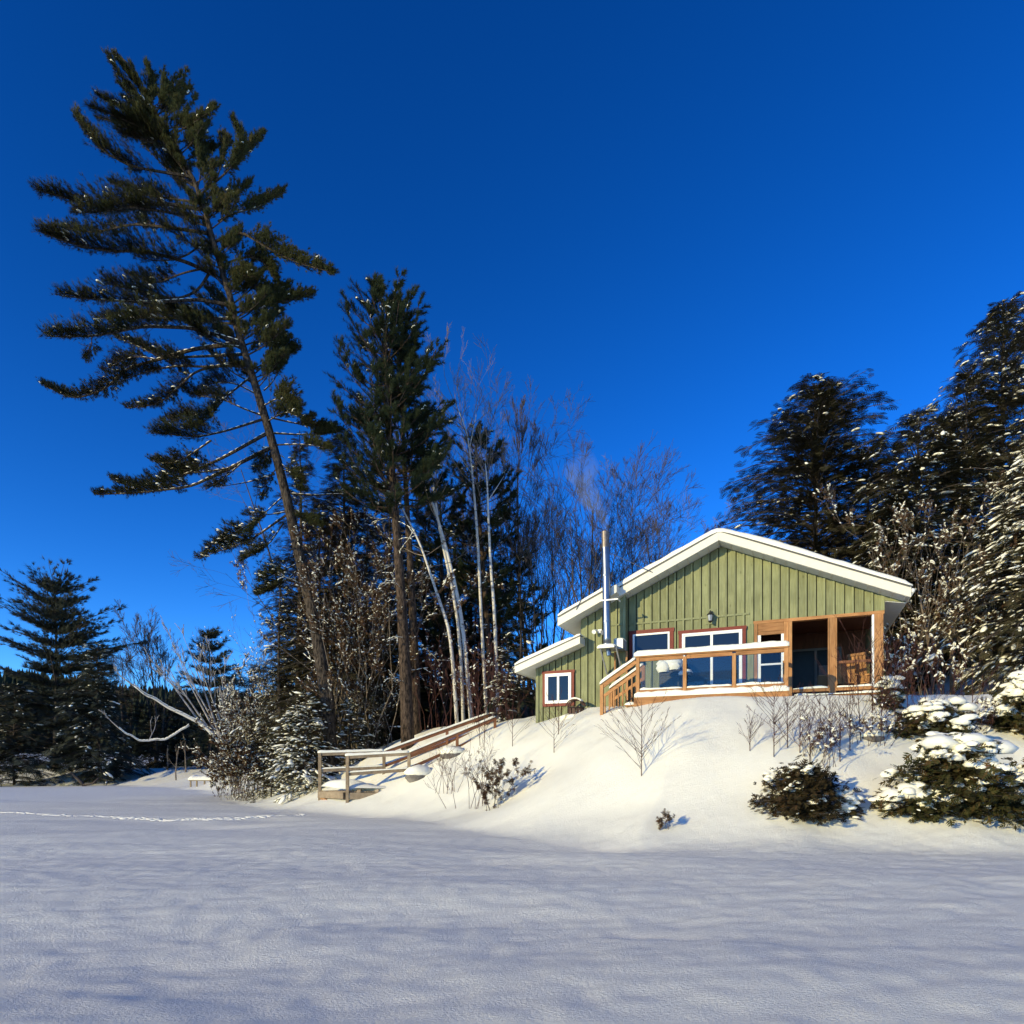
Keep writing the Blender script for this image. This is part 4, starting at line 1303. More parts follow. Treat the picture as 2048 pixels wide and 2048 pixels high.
# ------------------------------------------------------------------ the big leaning white pine
def hero_pine():
    Y0 = 26.0
    base = P(658, 1425, Y0)
    gz = ground(base[0], Y0)
    loc = np.array((base[0], Y0, gz))
    tr_px = [(664, 1475), (655, 1400), (632, 1252), (611, 1165), (589, 1067), (574, 998), (556, 926), (538, 861), (516, 788), (491, 709), (473, 654),
             (460, 593), (443, 538), (423, 470), (412, 429), (388, 361), (347, 282), (300, 207), (256, 128), (226, 98)]
    tp = np.array([P(x, y, Y0) for x, y in tr_px])
    tp[0][2] = gz - 0.2
    w = .88 * np.array([34, 32, 29, 25, 23, 21, 20, 19, 17.5, 16, 15, 14, 13, 12, 10.5, 8.5, 6.5, 5, 3.5, 1.5]) / 2 * Y0 / F
    trunk, wood, crown, sn = MB(), MB(), MB(), MB()
    trunk.tube(tp, w, 12)
    A = lambda pts: [(40 + x / 2.927, 60 + y / 2.927) for x, y in pts]
    B = lambda pts: [(60 + x / 2.76, 600 + y / 2.76) for x, y in pts]
    # (polyline, where the needles begin, density, width of the fan, snow)
    br = []
    def a(pts, s=.3, d=1., f=.32, sn_=.03): br.append((A(pts), s, d, f, sn_))
    def b(pts, s=.3, d=1., f=.30, sn_=.06): br.append((B(pts), s, d, f, sn_))
    # crown top
    a([(760, 430), (670, 300), (585, 190)], .1, 1.4, .34); a([(720, 350), (660, 250), (640, 190)], .1, 1.4, .4); a([(680, 290), (590, 190), (545, 140)], .1, 1.3, .3)
    a([(760, 430), (770, 280), (740, 180)], .1, 1.4, .5); a([(800, 480), (860, 350), (850, 250)], .1, 1.3, .45)
    a([(830, 540), (680, 400), (600, 310)], .15, 1.5, .5); a([(850, 560), (700, 460), (580, 380)], .15, 1.5, .5)
    a([(900, 650), (640, 480), (430, 370)], .2, 1.5, .36); a([(900, 660), (600, 520), (390, 440)], .2, 1.5, .36); a([(930, 700), (650, 560), (420, 500)], .2, 1.4, .4)
    a([(1000, 860), (620, 795), (440, 690), (305, 515)], .3, 1.2, .20); a([(960, 780), (760, 640), (560, 600)], .2, 1.4, .4)
    a([(800, 500), (920, 420), (1015, 325)], .35, 1.2, .3); a([(880, 620), (1030, 540), (1165, 440)], .3, 1.2, .35); a([(900, 660), (1020, 640), (1120, 560)], .2, 1.2, .4)
    a([(760, 440), (880, 480), (970, 420)], .2, 1.4, .4); a([(850, 580), (950, 560), (1060, 600)], .1, 1.4, .4); a([(850, 560), (760, 520), (660, 520)], .1, 1.5, .5)
    a([(1060, 960), (1250, 800), (1330, 640), (1265, 490)], .35, 1.3, .28); a([(1240, 810), (1340, 700), (1440, 600)], .15, 1.3, .35); a([(1150, 880), (1200, 720), (1200, 600)], .2, 1.3, .4)
    a([(1040, 920), (1080, 780), (1050, 680)], .2, 1.4, .5); a([(1000, 860), (930, 760), (900, 800)], .2, 1.5, .5); a([(960, 770), (1060, 720), (1150, 700)], .1, 1.4, .5)
    # long level boughs
    a([(1050, 1010), (860, 985), (680, 960), (500, 890)], .25, 1.4, .22); a([(1060, 1050), (830, 1010), (550, 1060), (330, 1010), (65, 930)], .25, 1.3, .17)
    a([(1080, 1100), (820, 1060), (600, 1030), (480, 1060), (280, 1070)], .25, 1.3, .2)
    a([(1100, 1190), (900, 1160), (650, 1130), (400, 1190), (260, 1160), (130, 1170)], .25, 1.3, .15); a([(1150, 1440), (960, 1350), (700, 1285), (500, 1290), (280, 1250), (100, 1180)], .42, 1.4, .15)
    a([(1090, 1230), (960, 1340), (800, 1370), (650, 1340)], .3, .8, .3, .02); a([(1110, 1390), (950, 1420), (760, 1500), (595, 1440)], .4, 1.0, .25)
    a([(1120, 1400), (1040, 1540), (900, 1590), (470, 1490)], .5, .8, .3)
    a([(1220, 1610), (1050, 1575), (700, 1595), (400, 1575), (205, 1555)], .4, 1.2, .16, .10); a([(1240, 1690), (950, 1690), (700, 1680), (420, 1690)], .2, 1.7, .24, .06)
    a([(1260, 1720), (1000, 1700), (800, 1640), (660, 1600)], .1, 1.5, .3); a([(1290, 1830), (1000, 1740), (700, 1730), (400, 1790), (130, 1795)], .35, 1.3, .17, .08)
    a([(420, 1790), (420, 1860), (380, 1930)], .2, 1., .3)
    a([(1160, 1120), (1250, 1070), (1420, 1030), (1570, 940)], .35, 1.5, .26, .06); a([(1110, 1070), (1280, 960), (1380, 880)], .3, 1.0, .3)
    a([(1140, 1240), (1300, 1170), (1450, 1270), (1650, 1370), (1850, 1425)], .35, 1.2, .16); a([(1170, 1380), (1320, 1320), (1440, 1330), (1520, 1460)], .3, 1.2, .28)
    a([(1200, 1450), (1380, 1530), (1550, 1540)], .5, .8, .3); a([(1250, 1660), (1380, 1620), (1550, 1590), (1745, 1540)], .35, 1.7, .2, .05); a([(1240, 1640), (1400, 1560), (1600, 1500)], .5, 1.2, .3)
    a([(1280, 1760), (1400, 1700), (1540, 1660)], .1, 1.1, .45); a([(1300, 1850), (1450, 1800), (1630, 1870)], .1, 1.1, .45); a([(1200, 1500), (1330, 1420), (1380, 1440)], .2, 1.0, .5)
    # lower boughs
    b([(1150, 240), (900, 270), (700, 330), (500, 385), (400, 500), (210, 560), (45, 480)], .58, 1.6, .12, .10); b([(700, 330), (560, 300), (380, 390)], .2, 1.2, .3)
    b([(1170, 300), (950, 312), (700, 320), (560, 250), (430, 200)], .5, 1.1, .2); b([(1190, 360), (950, 370), (780, 362), (600, 400), (470, 450)], .45, 1.2, .2)
    b([(1180, 340), (900, 390), (800, 490), (690, 590), (500, 612)], .5, 1.5, .14); b([(1210, 430), (1050, 560), (960, 690), (830, 740)], .45, 1.2, .24)
    b([(1170, 260), (1000, 240), (900, 160), (820, 100)], .2, 1.2, .4); b([(1290, 640), (1150, 590), (1030, 530), (850, 520)], .5, 1., .4); b([(1250, 520), (1100, 440), (950, 460)], .3, 1., .5)
    b([(1280, 660), (1060, 730), (900, 765), (650, 740)], .45, 1.2, .26); b([(1000, 775), (850, 880), (740, 930), (640, 900)], .3, 1.2, .25); b([(1050, 560), (930, 640), (700, 690)], .4, 1.4, .28)
    b([(1300, 740), (1050, 880), (850, 970), (740, 1000), (540, 1050), (430, 1010)], .45, 1.4, .15, .10); b([(1320, 820), (1100, 930), (870, 1040), (560, 1075), (335, 1085)], .55, 1.2, .13, .10)
    b([(1090, 930), (900, 960), (700, 930)], .3, 1.0, .3); b([(1350, 960), (1200, 1010), (1000, 1040)], .95, .3, .1); b([(1200, 870), (1080, 980), (960, 1060)], .4, 1.0, .3)
    b([(1390, 1090), (1300, 1170), (1200, 1290)], .45, 1.2, .35, .15); b([(1410, 1170), (1290, 1190), (1160, 1190)], .9, .3, .2); b([(1300, 1190), (1120, 1290), (960, 1380)], .35, 1.4, .24, .22)
    b([(1410, 1190), (1200, 1340), (1050, 1390), (905, 1440)], .35, 1.5, .2, .22); b([(1400, 1230), (1300, 1380), (1150, 1460)], .35, 1.3, .28, .15)
    b([(1480, 1490), (1370, 1590), (1240, 1640)], .25, 1.6, .36, .38); b([(1470, 1460), (1350, 1510), (1250, 1560)], .25, 1.4, .4, .38)
    b([(1290, 500), (1350, 450), (1385, 370), (1420, 300)], .4, 1., .5); b([(1230, 380), (1350, 330), (1480, 280)], .3, 1.1, .5); b([(1280, 590), (1400, 520), (1490, 600)], .25, 1.2, .5)
    b([(1330, 650), (1500, 690), (1700, 715)], .45, 1.1, .26); b([(1340, 735), (1500, 745), (1650, 745), (1750, 720)], .6, 1.0, .2); b([(1350, 800), (1500, 795), (1600, 800), (1690, 830)], .6, .9, .24)
    b([(1440, 1070), (1600, 1080), (1750, 1065), (1900, 1100)], .8, .4, .2); b([(1340, 760), (1290, 900), (1250, 960)], .25, 1.3, .45); b([(1360, 880), (1450, 960), (1500, 1060)], .2, 1.2, .4, .08)
    b([(1370, 920), (1300, 1000), (1270, 1090)], .2, 1.2, .45, .08); b([(1450, 1150), (1520, 1230), (1600, 1250)], .2, 1.5, .45, .15); b([(1300, 680), (1420, 600), (1500, 640)], .2, 1.2, .45)
    tube_at = lambda y: np.interp(y, [q_[1] for q_ in tr_px[::-1]], [q_[0] for q_ in tr_px[::-1]])
    # short inner boughs all round the upper trunk
    for k in range(120):
        y = rng.uniform(190, 780); x = tube_at(y); dx = rng.normal(-8, 52); dy = -abs(dx) * rng.uniform(.25, .9) - rng.uniform(0, 35)
        br.append(([(x, y), (x + dx * .5, y + dy * .35), (x + dx, y + dy)], .2, .62, .34, .02))
    posl, axl, scl, snp = [], [], [], []
    for pts, s0, dens, fan, snow in br:
        pts = np.array(pts, float)
        # a bough leaves the trunk to the left or right and also towards or away from the lake
        reach = abs(pts[-1][0] - pts[0][0]) * Y0 / F
        dz = rng.choice((-1, 1)) * rng.uniform(0.15, 0.55) * (reach + 0.5)
        n = len(pts)
        cum = np.concatenate([[0], np.cumsum(np.hypot(*np.diff(pts, axis=0).T))]); tot = cum[-1]; cum /= tot
        m = max(8, int(tot / 14))
        t = np.linspace(0, 1, m)
        x = np.interp(t, cum, pts[:, 0]); y = np.interp(t, cum, pts[:, 1])
        if n > 2:      # soften the corners
            for _ in range(2):
                x[1:-1] = (x[:-2] + 2 * x[1:-1] + x[2:]) / 4; y[1:-1] = (y[:-2] + 2 * y[1:-1] + y[2:]) / 4
        line = np.array([P(x[i], y[i], Y0 + dz * t[i] ** 1.1) for i in range(m)])
        line = line[0] + (line - line[0]) * (1 - min(.10, .30 / max(.3, tot * Y0 / F)))
        ln = tot * Y0 / F
        r0 = 0.013 + 0.0085 * ln
        rad = r0 * (1 - 0.8 * t)
        wood.tube(line, rad, 6)
        if snow > 0.05 and ln > 1.5:
            k = rng.random(m - 1) < 0.85
            ce = (line[:-1] + line[1:])[k] / 2 + np.array((0, 0, 1)) * rad[:-1][k][:, None] * .7
            leafy(sn, LUMP, ce, unit(line[1:] - line[:-1])[k], (0, 0, 1), np.stack([np.full(k.sum(), .17), rad[:-1][k] * .9, rad[:-1][k] * .6], -1))
        # side shoots in a flat fan, turned up at the ends, each carrying needle tufts
        ns = int(dens * (16 + ln * 23.0))
        for _ in range(ns):
            s = s0 * .8 + (1 - s0 * .8) * rng.random() ** 0.8
            i = min(int(s * (m - 1)), m - 2); f = s * (m - 1) - i
            p0 = line[i] * (1 - f) + line[i + 1] * f
            d = unit(line[i + 1] - line[i])
            sd = unit(np.cross(d, (0, 0, 1.0)))
            L_ = ln * fan * rng.uniform(0.35, 1.0) * (1.15 - 0.65 * s) * 1.1 + 0.18
            L_ = min(L_, 1.15)
            dr = unit(d * rng.uniform(.8, 1.4) + sd * rng.normal(0, .62) + np.array((0, 0, rng.normal(.46, .30))))
            L_ *= 1 - .55 * s * s
            if pts[:, 1].min() < 235: L_ *= .55; dr = unit(dr * (1, 1, .75) + d * .6)
            q = np.linspace(0, 1, 4)
            sh = p0 + dr * (L_ * q)[:, None] + np.array((0, 0, 1.0)) * (0.16 * L_ * q ** 2)[:, None]
            wood.sticks(sh[:-1], sh[1:], 0.008, 0.005, 3)
            k = max(3, int(L_ / 0.06))
            u = rng.uniform(0.25, 1.05, k)
            tp_ = p0 + dr * (L_ * u)[:, None] + np.array((0, 0, 1.0)) * (0.16 * L_ * u ** 2)[:, None] + rng.normal(0, .045, (k, 3))
            posl.append(tp_); axl.append(dr + rng.normal(0, .26, (k, 3)) + np.array((0, 0, .25))); scl.append(rng.uniform(.12, .22, k)); snp.append(np.full(k, snow))
    pos, ax, sc, snw = np.concatenate(posl), np.concatenate(axl), np.concatenate(scl), np.concatenate(snp)
    leafy(crown, TUFT, pos, ax, (0, 0, 1), sc)
    msk = rng.random(len(pos)) < snw * 0.11
    k = rng.uniform(.5, 1.3, msk.sum())
    leafy(sn, LUMP, pos[msk] + np.array((0, 0, .04)), unit(ax[msk]) * (1, 1, .3), (0, 0, 1), np.stack([k * .11, k * .06, k * .04], -1))
    for k in range(26):       # dead stubs on the lower trunk, some with snow
        y = rng.uniform(900, 1400); p0 = P(tube_at(y), y, Y0); az = rng.uniform(0, 2 * math.pi); ln = rng.uniform(.25, 1.3)
        segs = []; grow(p0, (math.cos(az), math.sin(az), rng.uniform(-.4, .2)), ln, .022, 1, segs, .6, .0, .14, (1, 3), .5, .006)
        a_, b_ = np.array([q_[0] for q_ in segs]), np.array([q_[1] for q_ in segs])
        wood.sticks(a_, b_, [q_[2] for q_ in segs], [q_[3] for q_ in segs], 4)
        if rng.random() < .7: leafy(sn, LUMP, (a_ + b_) / 2 + (0, 0, .018), unit(b_ - a_), (0, 0, 1), np.stack([np.linalg.norm(b_ - a_, axis=1) * .5, np.full(len(a_), .024), np.full(len(a_), .02)], -1))
    root = empty('white_pine', loc)
    tag(root, 'tallest tree, a big white pine leaning left with long bare lower boughs', 'tree')
    trunk.build('trunk', M['bark'], root, loc, smooth=True)
    wood.build('branches', M['bark'], root, loc)
    crown.build('crown', M['pine_leaf'], root, loc)
    tag(sn.build('snow_load', M['snow_cap'], root, loc, smooth=True), kind='stuff')


hero_pine()


# ------------------------------------------------------------------ red pines beside it
def red_pine(label, base_px, top_px, Y, half, trunk_w, start, seed_n=1.0, crown=True, snow=0.02):
    base = P(base_px[0], base_px[1], Y); gz = ground(base[0], Y); loc = np.array((base[0], Y, gz))
    top = P(top_px[0], top_px[1], Y)
    trunk, wood, cr, sn = MB(), MB(), MB(), MB()
    t = np.linspace(0, 1, 14)
    line = loc + (top - loc) * t[:, None]
    line[:, 0] += 0.10 * np.sin(t * 5) * (1 - t); line[0, 2] -= .2
    trunk.tube(line, trunk_w / 2 * Y / F * (1 - t * .9), 10)
    H = top[2] - gz
    def at(tt): return np.array([np.interp(tt, t, line[:, k]) for k in range(3)])
    Rm = half * Y / F
    n = int(H * 5.6 * seed_n)
    pl, al, sl = [], [], []
    for k in range(n):
        tt = start + (1 - start) * (k + rng.random()) / n
        f = (tt - start) / (1 - start)
        prof = (0.42 + 0.58 * min(1, (1 - f) / .55)) * (1 if f > .05 else .6)
        if f > .9: prof *= .5
        ln = Rm * prof * rng.uniform(.45, 1.12)
        az = rng.uniform(0, 2 * math.pi); dh = np.array((math.cos(az), math.sin(az), 0))
        rise = 0.05 + .55 * f + rng.uniform(-.1, .15)
        q = np.linspace(0, 1, 7)
        p0 = at(min(tt, .985))
        bl = p0 + dh * (ln * q)[:, None] + np.array((0, 0, 1.)) * (ln * (rise * q - .12 * q + .42 * q ** 3))[:, None]
        wood.sticks(bl[:-1], bl[1:], .012 + .011 * ln * (1 - q[:-1]), .01 + .011 * ln * (1 - q[1:]), 4)
        for j in range(int(5 + ln * 6)):
            s = rng.uniform(.38, 1.0)
            i = min(int(s * 6), 5); b0 = bl[i] + (bl[i + 1] - bl[i]) * (s * 6 - i)
            sd = np.array((-dh[1], dh[0], 0)) * rng.normal(0, .6)
            dr = unit(dh * .6 + sd + np.array((0, 0, rng.uniform(.15, 1.1))))
            L_ = rng.uniform(.25, .6) * (1 if f < .85 else .7)
            wood.sticks([b0], [b0 + dr * L_ * .7], .007, .006, 3)
            m = 5
            u = np.linspace(.35, 1, m)
            pl.append(b0 + dr * (L_ * u)[:, None]); al.append(dr + rng.normal(0, .18, (m, 3)) + np.array((0, 0, .25))); sl.append(rng.uniform(.17, .27, m))
    # the leader and its neighbours stand up like brushes
    for k in range(7):
        b0 = at(rng.uniform(.9, 1.0)); m = 6; u = np.linspace(0, 1, m)
        dr = unit(np.array((rng.normal(0, .28), rng.normal(0, .28), 1)))
        pl.append(b0 + dr * (.75 * u)[:, None]); al.append(dr + rng.normal(0, .2, (m, 3))); sl.append(rng.uniform(.16, .24, m))
    if start > .45:     # dead snags below the crown
        for k in range(16):
            tt = rng.uniform(.12, start); az = rng.uniform(0, 2 * math.pi); ln = rng.uniform(.4, 1.6)
            dh = np.array((math.cos(az), math.sin(az), rng.uniform(-.35, .25)))
            p0 = at(tt); segs = []
            grow(p0, dh, ln, .018, 1, segs, .7, -.02, .12, (1, 3), .5, .005)
            wood.sticks([s_[0] for s_ in segs], [s_[1] for s_ in segs], [s_[2] for s_ in segs], [s_[3] for s_ in segs], 3)
            if rng.random() < .6:
                a_ = np.array([s_[0] for s_ in segs]); b_ = np.array([s_[1] for s_ in segs])
                leafy(sn, LUMP, (a_ + b_) / 2 + (0, 0, .014), unit(b_ - a_), (0, 0, 1), np.stack([np.linalg.norm(b_ - a_, axis=1) * .5, np.full(len(a_), .02), np.full(len(a_), .016)], -1))
    pos, ax, sc = np.concatenate(pl), np.concatenate(al), np.concatenate(sl)
    leafy(cr, BRUSH, pos, ax, (0, 0, 1), sc)
    m = rng.random(len(pos)) < snow
    leafy(sn, LUMP, pos[m] + (0, 0, .05), ax[m] * (1, 1, .3), (0, 0, 1), np.stack([np.full(m.sum(), .10), np.full(m.sum(), .06), np.full(m.sum(), .04)], -1))
    root = empty('red_pine', loc); tag(root, label, 'tree', 'red pines between the shore and the cottage')
    trunk.build('trunk', M['bark_red'], root, loc, smooth=True); tag(wood.build('branches', M['bark_red'], root, loc), kind='stuff')
    cr.build('crown', M['redpine_leaf'], root, loc)
    if sn.n: tag(sn.build('snow_load', M['snow_cap'], root, loc, smooth=True), kind='stuff')


red_pine('tall straight red pine with a bare lower trunk just above the dock', (816, 1465), (764, 588), 25.0, 112, 28, .50, 1.25)
red_pine('slimmer red pine trunk close behind the right side of the tall red pine', (832, 1450), (800, 690), 26.8, 95, 22, .58, .8)
red_pine('shorter dark red pine between the birches and the cottage, pointed top', (985, 1425), (950, 872), 31, 85, 17, .35, 1.0)
red_pine('small dark red pine top beside the right edge of the birches', (1065, 1420), (1030, 1085), 33, 50, 12, .2, .8)
red_pine('dark red pine half hidden behind the leaning birch trunks', (890, 1430), (880, 960), 33, 85, 16, .3, .9)

# ------------------------------------------------------------------ snowy conifers and brush left of the dock
G1 = 'conifers behind the leaning pine'
conifer('hemlock', 'snow-flecked hemlock filling the gap right of the leaning pine trunk', 690, 865, 29, 130, 'hemlock', .22, 1.9, .08, mat=M['hemlock_leaf'], group=G1)
conifer('hemlock', 'dark hemlock right behind the upper trunk of the leaning pine', 600, 860, 32, 95, 'hemlock', .12, 1.0, .12, group=G1)
conifer('hemlock', 'snowy hemlock left of the leaning pine trunk, above the brush', 560, 1120, 30, 75, 'hemlock', .40, 1.2, .06, group=G1)
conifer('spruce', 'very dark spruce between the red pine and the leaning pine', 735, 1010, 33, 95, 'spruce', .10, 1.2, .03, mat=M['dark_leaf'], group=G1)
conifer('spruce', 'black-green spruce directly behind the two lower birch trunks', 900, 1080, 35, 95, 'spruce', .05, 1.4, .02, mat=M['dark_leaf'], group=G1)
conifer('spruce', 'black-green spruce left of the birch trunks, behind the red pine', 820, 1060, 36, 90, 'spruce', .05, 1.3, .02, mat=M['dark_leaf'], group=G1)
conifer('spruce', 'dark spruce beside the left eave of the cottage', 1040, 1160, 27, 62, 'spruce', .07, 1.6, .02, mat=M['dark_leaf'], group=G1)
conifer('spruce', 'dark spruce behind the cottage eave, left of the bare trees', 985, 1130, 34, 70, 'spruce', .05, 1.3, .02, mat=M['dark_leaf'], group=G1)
conifer('fir', 'low snow-laden fir just left of the lowest cottage eave', 1015, 1270, 24.6, 48, 'fir', .55, 1.6, .02, spray=.36, snow_size=1.3, mat=M['dark_leaf'])
conifer('fir', 'young fir buried in snow beside the dock', 612, 1385, 25.2, 92, 'fir', .95, 2.2, .01, spray=.36, snow_size=1.35, mat=M['hemlock_leaf'])
conifer('fir', 'second small snowy fir behind the dock railing', 700, 1400, 26.5, 62, 'fir', .65, 2.0, .01, spray=.34, snow_size=1.1, mat=M['hemlock_leaf'])
conifer('fir', 'low snow-dusted fir at the shore left of the young fir', 545, 1480, 28, 60, 'fir', .80, 1.8, .01, spray=.36, snow_size=1.2, mat=M['hemlock_leaf'])


def brush(name, label, px, top, Y, half, stems, leaf_d, snow, mat=None, leafmat=None, group=None, cat='shrub', minr=.004, base_z=None, spread=.5, leaf=.09, up=.1, depth=3, thick=1.0):
    p = P(px, top, Y); gz = ground(p[0], Y) if base_z is None else base_z
    loc = np.array((p[0], Y, gz)); H = p[2] - gz; Rm = half * Y / F
    segs = []
    for k in range(stems):
        o = np.array((rng.normal(0, Rm * .3), rng.normal(0, Rm * .3), -.05))
        d = unit(np.array((o[0] * .5 + rng.normal(0, Rm * .28), o[1] * .5 + rng.normal(0, Rm * .28), H * .9)))
        grow(loc + o, d, H * rng.uniform(.45, .95), (.0045 + H * .0024) * thick, depth, segs, spread, up, .17, (2, 4), .58, minr)
    root = empty(name, loc); tag(root, label, cat, group)
    tag(segs_mesh(segs, 3).build('stems', mat or M['twig'], root, loc), kind='stuff')
    a_ = np.array([s_[0] for s_ in segs]); b_ = np.array([s_[1] for s_ in segs]); r_ = np.array([s_[2] for s_ in segs])
    if leaf_d > 0:
        n = int(len(segs) * leaf_d); i = rng.integers(0, len(segs), n)
        pos = a_[i] + (b_[i] - a_[i]) * rng.random((n, 1)); lf = MB()
        leafy(lf, CEDAR, pos, rng.normal(0, 1, (n, 3)) - (0, 0, .5), (0, 0, 1), rng.uniform(.6, 1.4, n) * leaf)
        lf.build('foliage', leafmat or M['brown_leaf'], root, loc)
    if snow > 0:
        sn = MB(); m = rng.random(len(segs)) < snow * .75
        ce = a_[m] + (b_[m] - a_[m]) * rng.random((m.sum(), 1)) + (0, 0, .02); k = rng.uniform(.5, 1.5, m.sum())
        leafy(sn, LUMP, ce, (b_ - a_)[m] * (1, 1, .4), (0, 0, 1), np.stack([k * .055, k * .028, k * .022], -1))
        tag(sn.build('snow_load', M['snow_cap'], root, loc, smooth=True), kind='stuff')
    return root


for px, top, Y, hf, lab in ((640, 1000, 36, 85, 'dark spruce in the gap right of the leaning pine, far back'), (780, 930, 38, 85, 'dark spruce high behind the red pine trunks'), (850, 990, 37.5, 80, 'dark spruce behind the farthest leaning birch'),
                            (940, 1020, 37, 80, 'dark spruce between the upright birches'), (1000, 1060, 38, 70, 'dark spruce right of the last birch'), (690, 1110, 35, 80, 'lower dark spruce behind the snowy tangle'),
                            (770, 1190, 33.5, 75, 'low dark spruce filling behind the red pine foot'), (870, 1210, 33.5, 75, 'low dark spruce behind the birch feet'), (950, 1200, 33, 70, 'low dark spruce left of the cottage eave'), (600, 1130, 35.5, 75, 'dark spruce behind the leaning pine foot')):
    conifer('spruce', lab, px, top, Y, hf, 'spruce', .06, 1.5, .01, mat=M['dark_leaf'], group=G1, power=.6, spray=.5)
G2 = 'snow-dusted brush along the left shore'
brush('leafy_shrub', 'big brown-leaved shrub dusted with snow at the shore, left of the young fir', 500, 1330, 31, 70, 26, 2.2, .9, M['twig'], group=G2, leaf=.11, depth=3)
brush('leafy_shrub', 'lower brown snow-dusted shrub leaning over the lake snow', 475, 1440, 30.5, 45, 20, 2.2, 1.0, M['twig'], group=G2, leaf=.11, depth=3)
brush('leafy_shrub', 'brown snow-dusted thicket under the leaning pine, behind the young fir', 560, 1310, 33, 80, 24, 2.0, .9, M['twig_light'], group=G2, leaf=.11, depth=3)
brush('leafy_shrub', 'tall tangle of snowy brown twigs between the two pine trunks', 705, 1090, 27.5, 85, 30, 2.6, .45, M['twig_light'], group=G2, leaf=.12, depth=4)
brush('leafy_shrub', 'snowy brown understorey behind the railed path', 735, 1330, 28.5, 70, 24, 1.3, .5, M['twig'], group=G2, leaf=.12, depth=3)
brush('leafy_shrub', 'bare grey bush left of the leaning pine, fine twigs against the sky', 545, 1210, 36, 70, 16, 0, .1, M['twig'], group=G2, depth=4)
brush('leafy_shrub', 'lowest brown-leaved shrub touching the lake snow left of the young fir', 498, 1475, 29.5, 62, 22, 3.2, .8, M['twig'], group=G2, leaf=.12, depth=3, up=.02, spread=.7)
brush('leafy_shrub', 'low brown shrub between the young fir and the far snowy shore', 455, 1500, 33, 40, 16, 3.0, .8, M['twig'], group=G2, leaf=.12, depth=3, up=.02, spread=.7)
bushes = [(905, 1255, 25.5, 55, 'red twig bush behind the top of the railed path'), (960, 1265, 24.4, 40, 'red twig bush left of the green wall'), (860, 1290, 27, 50, 'red twig bush beside the red pine foot'),
          (1010, 1290, 24.0, 32, 'red twig bush under the snow-laden fir at the eave')]
for px, top, Y, hf, lab in bushes:
    brush('twig_bush', lab, px, top, Y, hf, 9, .25, .05, M['twig_red'], group='red twig bushes beside the cottage', leaf=.07, depth=3)

# ------------------------------------------------------------------ birches
def birch(label, pts, Y, wpx, forks=(), depth_off=0.0, twig_mat=None, crown=12, crown_len=2.0):
    pts = np.array(pts, float)
    Ys = Y + depth_off * np.linspace(0, 1, len(pts))
    line0 = np.array([P(x, y, yy) for (x, y), yy in zip(pts, Ys)])
    gz = ground(line0[0, 0], Y); line0[0, 2] = gz - .15
    t = np.linspace(0, 1, len(pts)); tt = np.linspace(0, 1, 18)
    line = np.stack([np.interp(tt, t, line0[:, k]) for k in range(3)], -1)
    for _ in range(2): line[1:-1] = (line[:-2] + 2 * line[1:-1] + line[2:]) / 4
    loc = np.array((line[0, 0], Y, gz))
    mb = MB(); r0 = wpx / 2 * Y / F
    mb.tube(line, r0 * (1 - .78 * tt), 9)
    limbs = MB(); segs = []
    for f in forks:
        q = np.array([P(x, y, Y + depth_off * .6 + .4 * k) for k, (x, y) in enumerate(f)])
        limbs.tube(q, np.linspace(r0 * .26, r0 * .10, len(q)), 6)
        grow(q[-1], q[-1] - q[-2], crown_len, r0 * .14, 3, segs, .5, .12, .12, (3, 4), .6, .004)
    for k in range(crown):
        i = rng.integers(9, 17)
        d = unit(line[i + 1] - line[i]) + rng.normal(0, .55, 3)
        grow(line[i], d, crown_len * rng.uniform(.6, 1.2), r0 * .26, 3, segs, .5, .12, .12, (3, 4), .6, .004)
    grow(line[-1], line[-1] - line[-2], crown_len, r0 * .2, 3, segs, .45, .12, .1, (4, 5), .62, .004)
    root = empty('birch', loc); tag(root, label, 'tree', 'white-barked birches left of the cottage')
    mb.build('trunk', M['birch'], root, loc, smooth=True)
    if limbs.n: limbs.build('limb', M['birch'], root, loc, smooth=True)
    if segs: tag(segs_mesh(segs, 3).build('twigs', twig_mat or M['twig_light'], root, loc), kind='stuff')


Q = lambda l: [(600 + x / 2.415, 480 + y / 2.415) for x, y in l]
birch('thickest white birch, straight trunk leaning left from the cottage side', Q([(830, 2120), (795, 1932), (770, 1750), (710, 1500), (650, 1290), (600, 1180), (550, 1090), (470, 980)]), 26.6, 9.5, [], .8, crown=12)
birch('white birch crossing the thickest birch, upright upper trunk', Q([(790, 2120), (775, 1850), (690, 1480), (655, 1290), (640, 1130), (605, 960), (560, 830)]), 27.4, 7.5, [Q([(640, 1150), (700, 1030), (730, 980)])], -.5)
birch('white birch leaning farthest left, its trunk passing behind the red pine', Q([(760, 2110), (730, 1900), (690, 1790), (625, 1600), (580, 1460), (500, 1310), (440, 1180)]), 26.0, 8, [], .3, crown=12)
birch('slender birch with a broad purplish twig crown against the sky', Q([(905, 2110), (870, 1720), (862, 1500), (848, 1300), (832, 1130), (818, 990), (800, 900), (750, 790)]), 28.5, 7, [Q([(832, 1130), (790, 1070), (740, 990)]), Q([(820, 1000), (850, 850), (850, 800)])], .5, crown=16, crown_len=2.6)
birch('birch with a bright patch of bark high on its trunk, nearest the dark pine', Q([(960, 2110), (940, 1780), (922, 1600), (908, 1300), (905, 1180), (895, 1080)]), 27.6, 8, [Q([(908, 1260), (960, 1180), (985, 1140)])], -.3, crown=8)

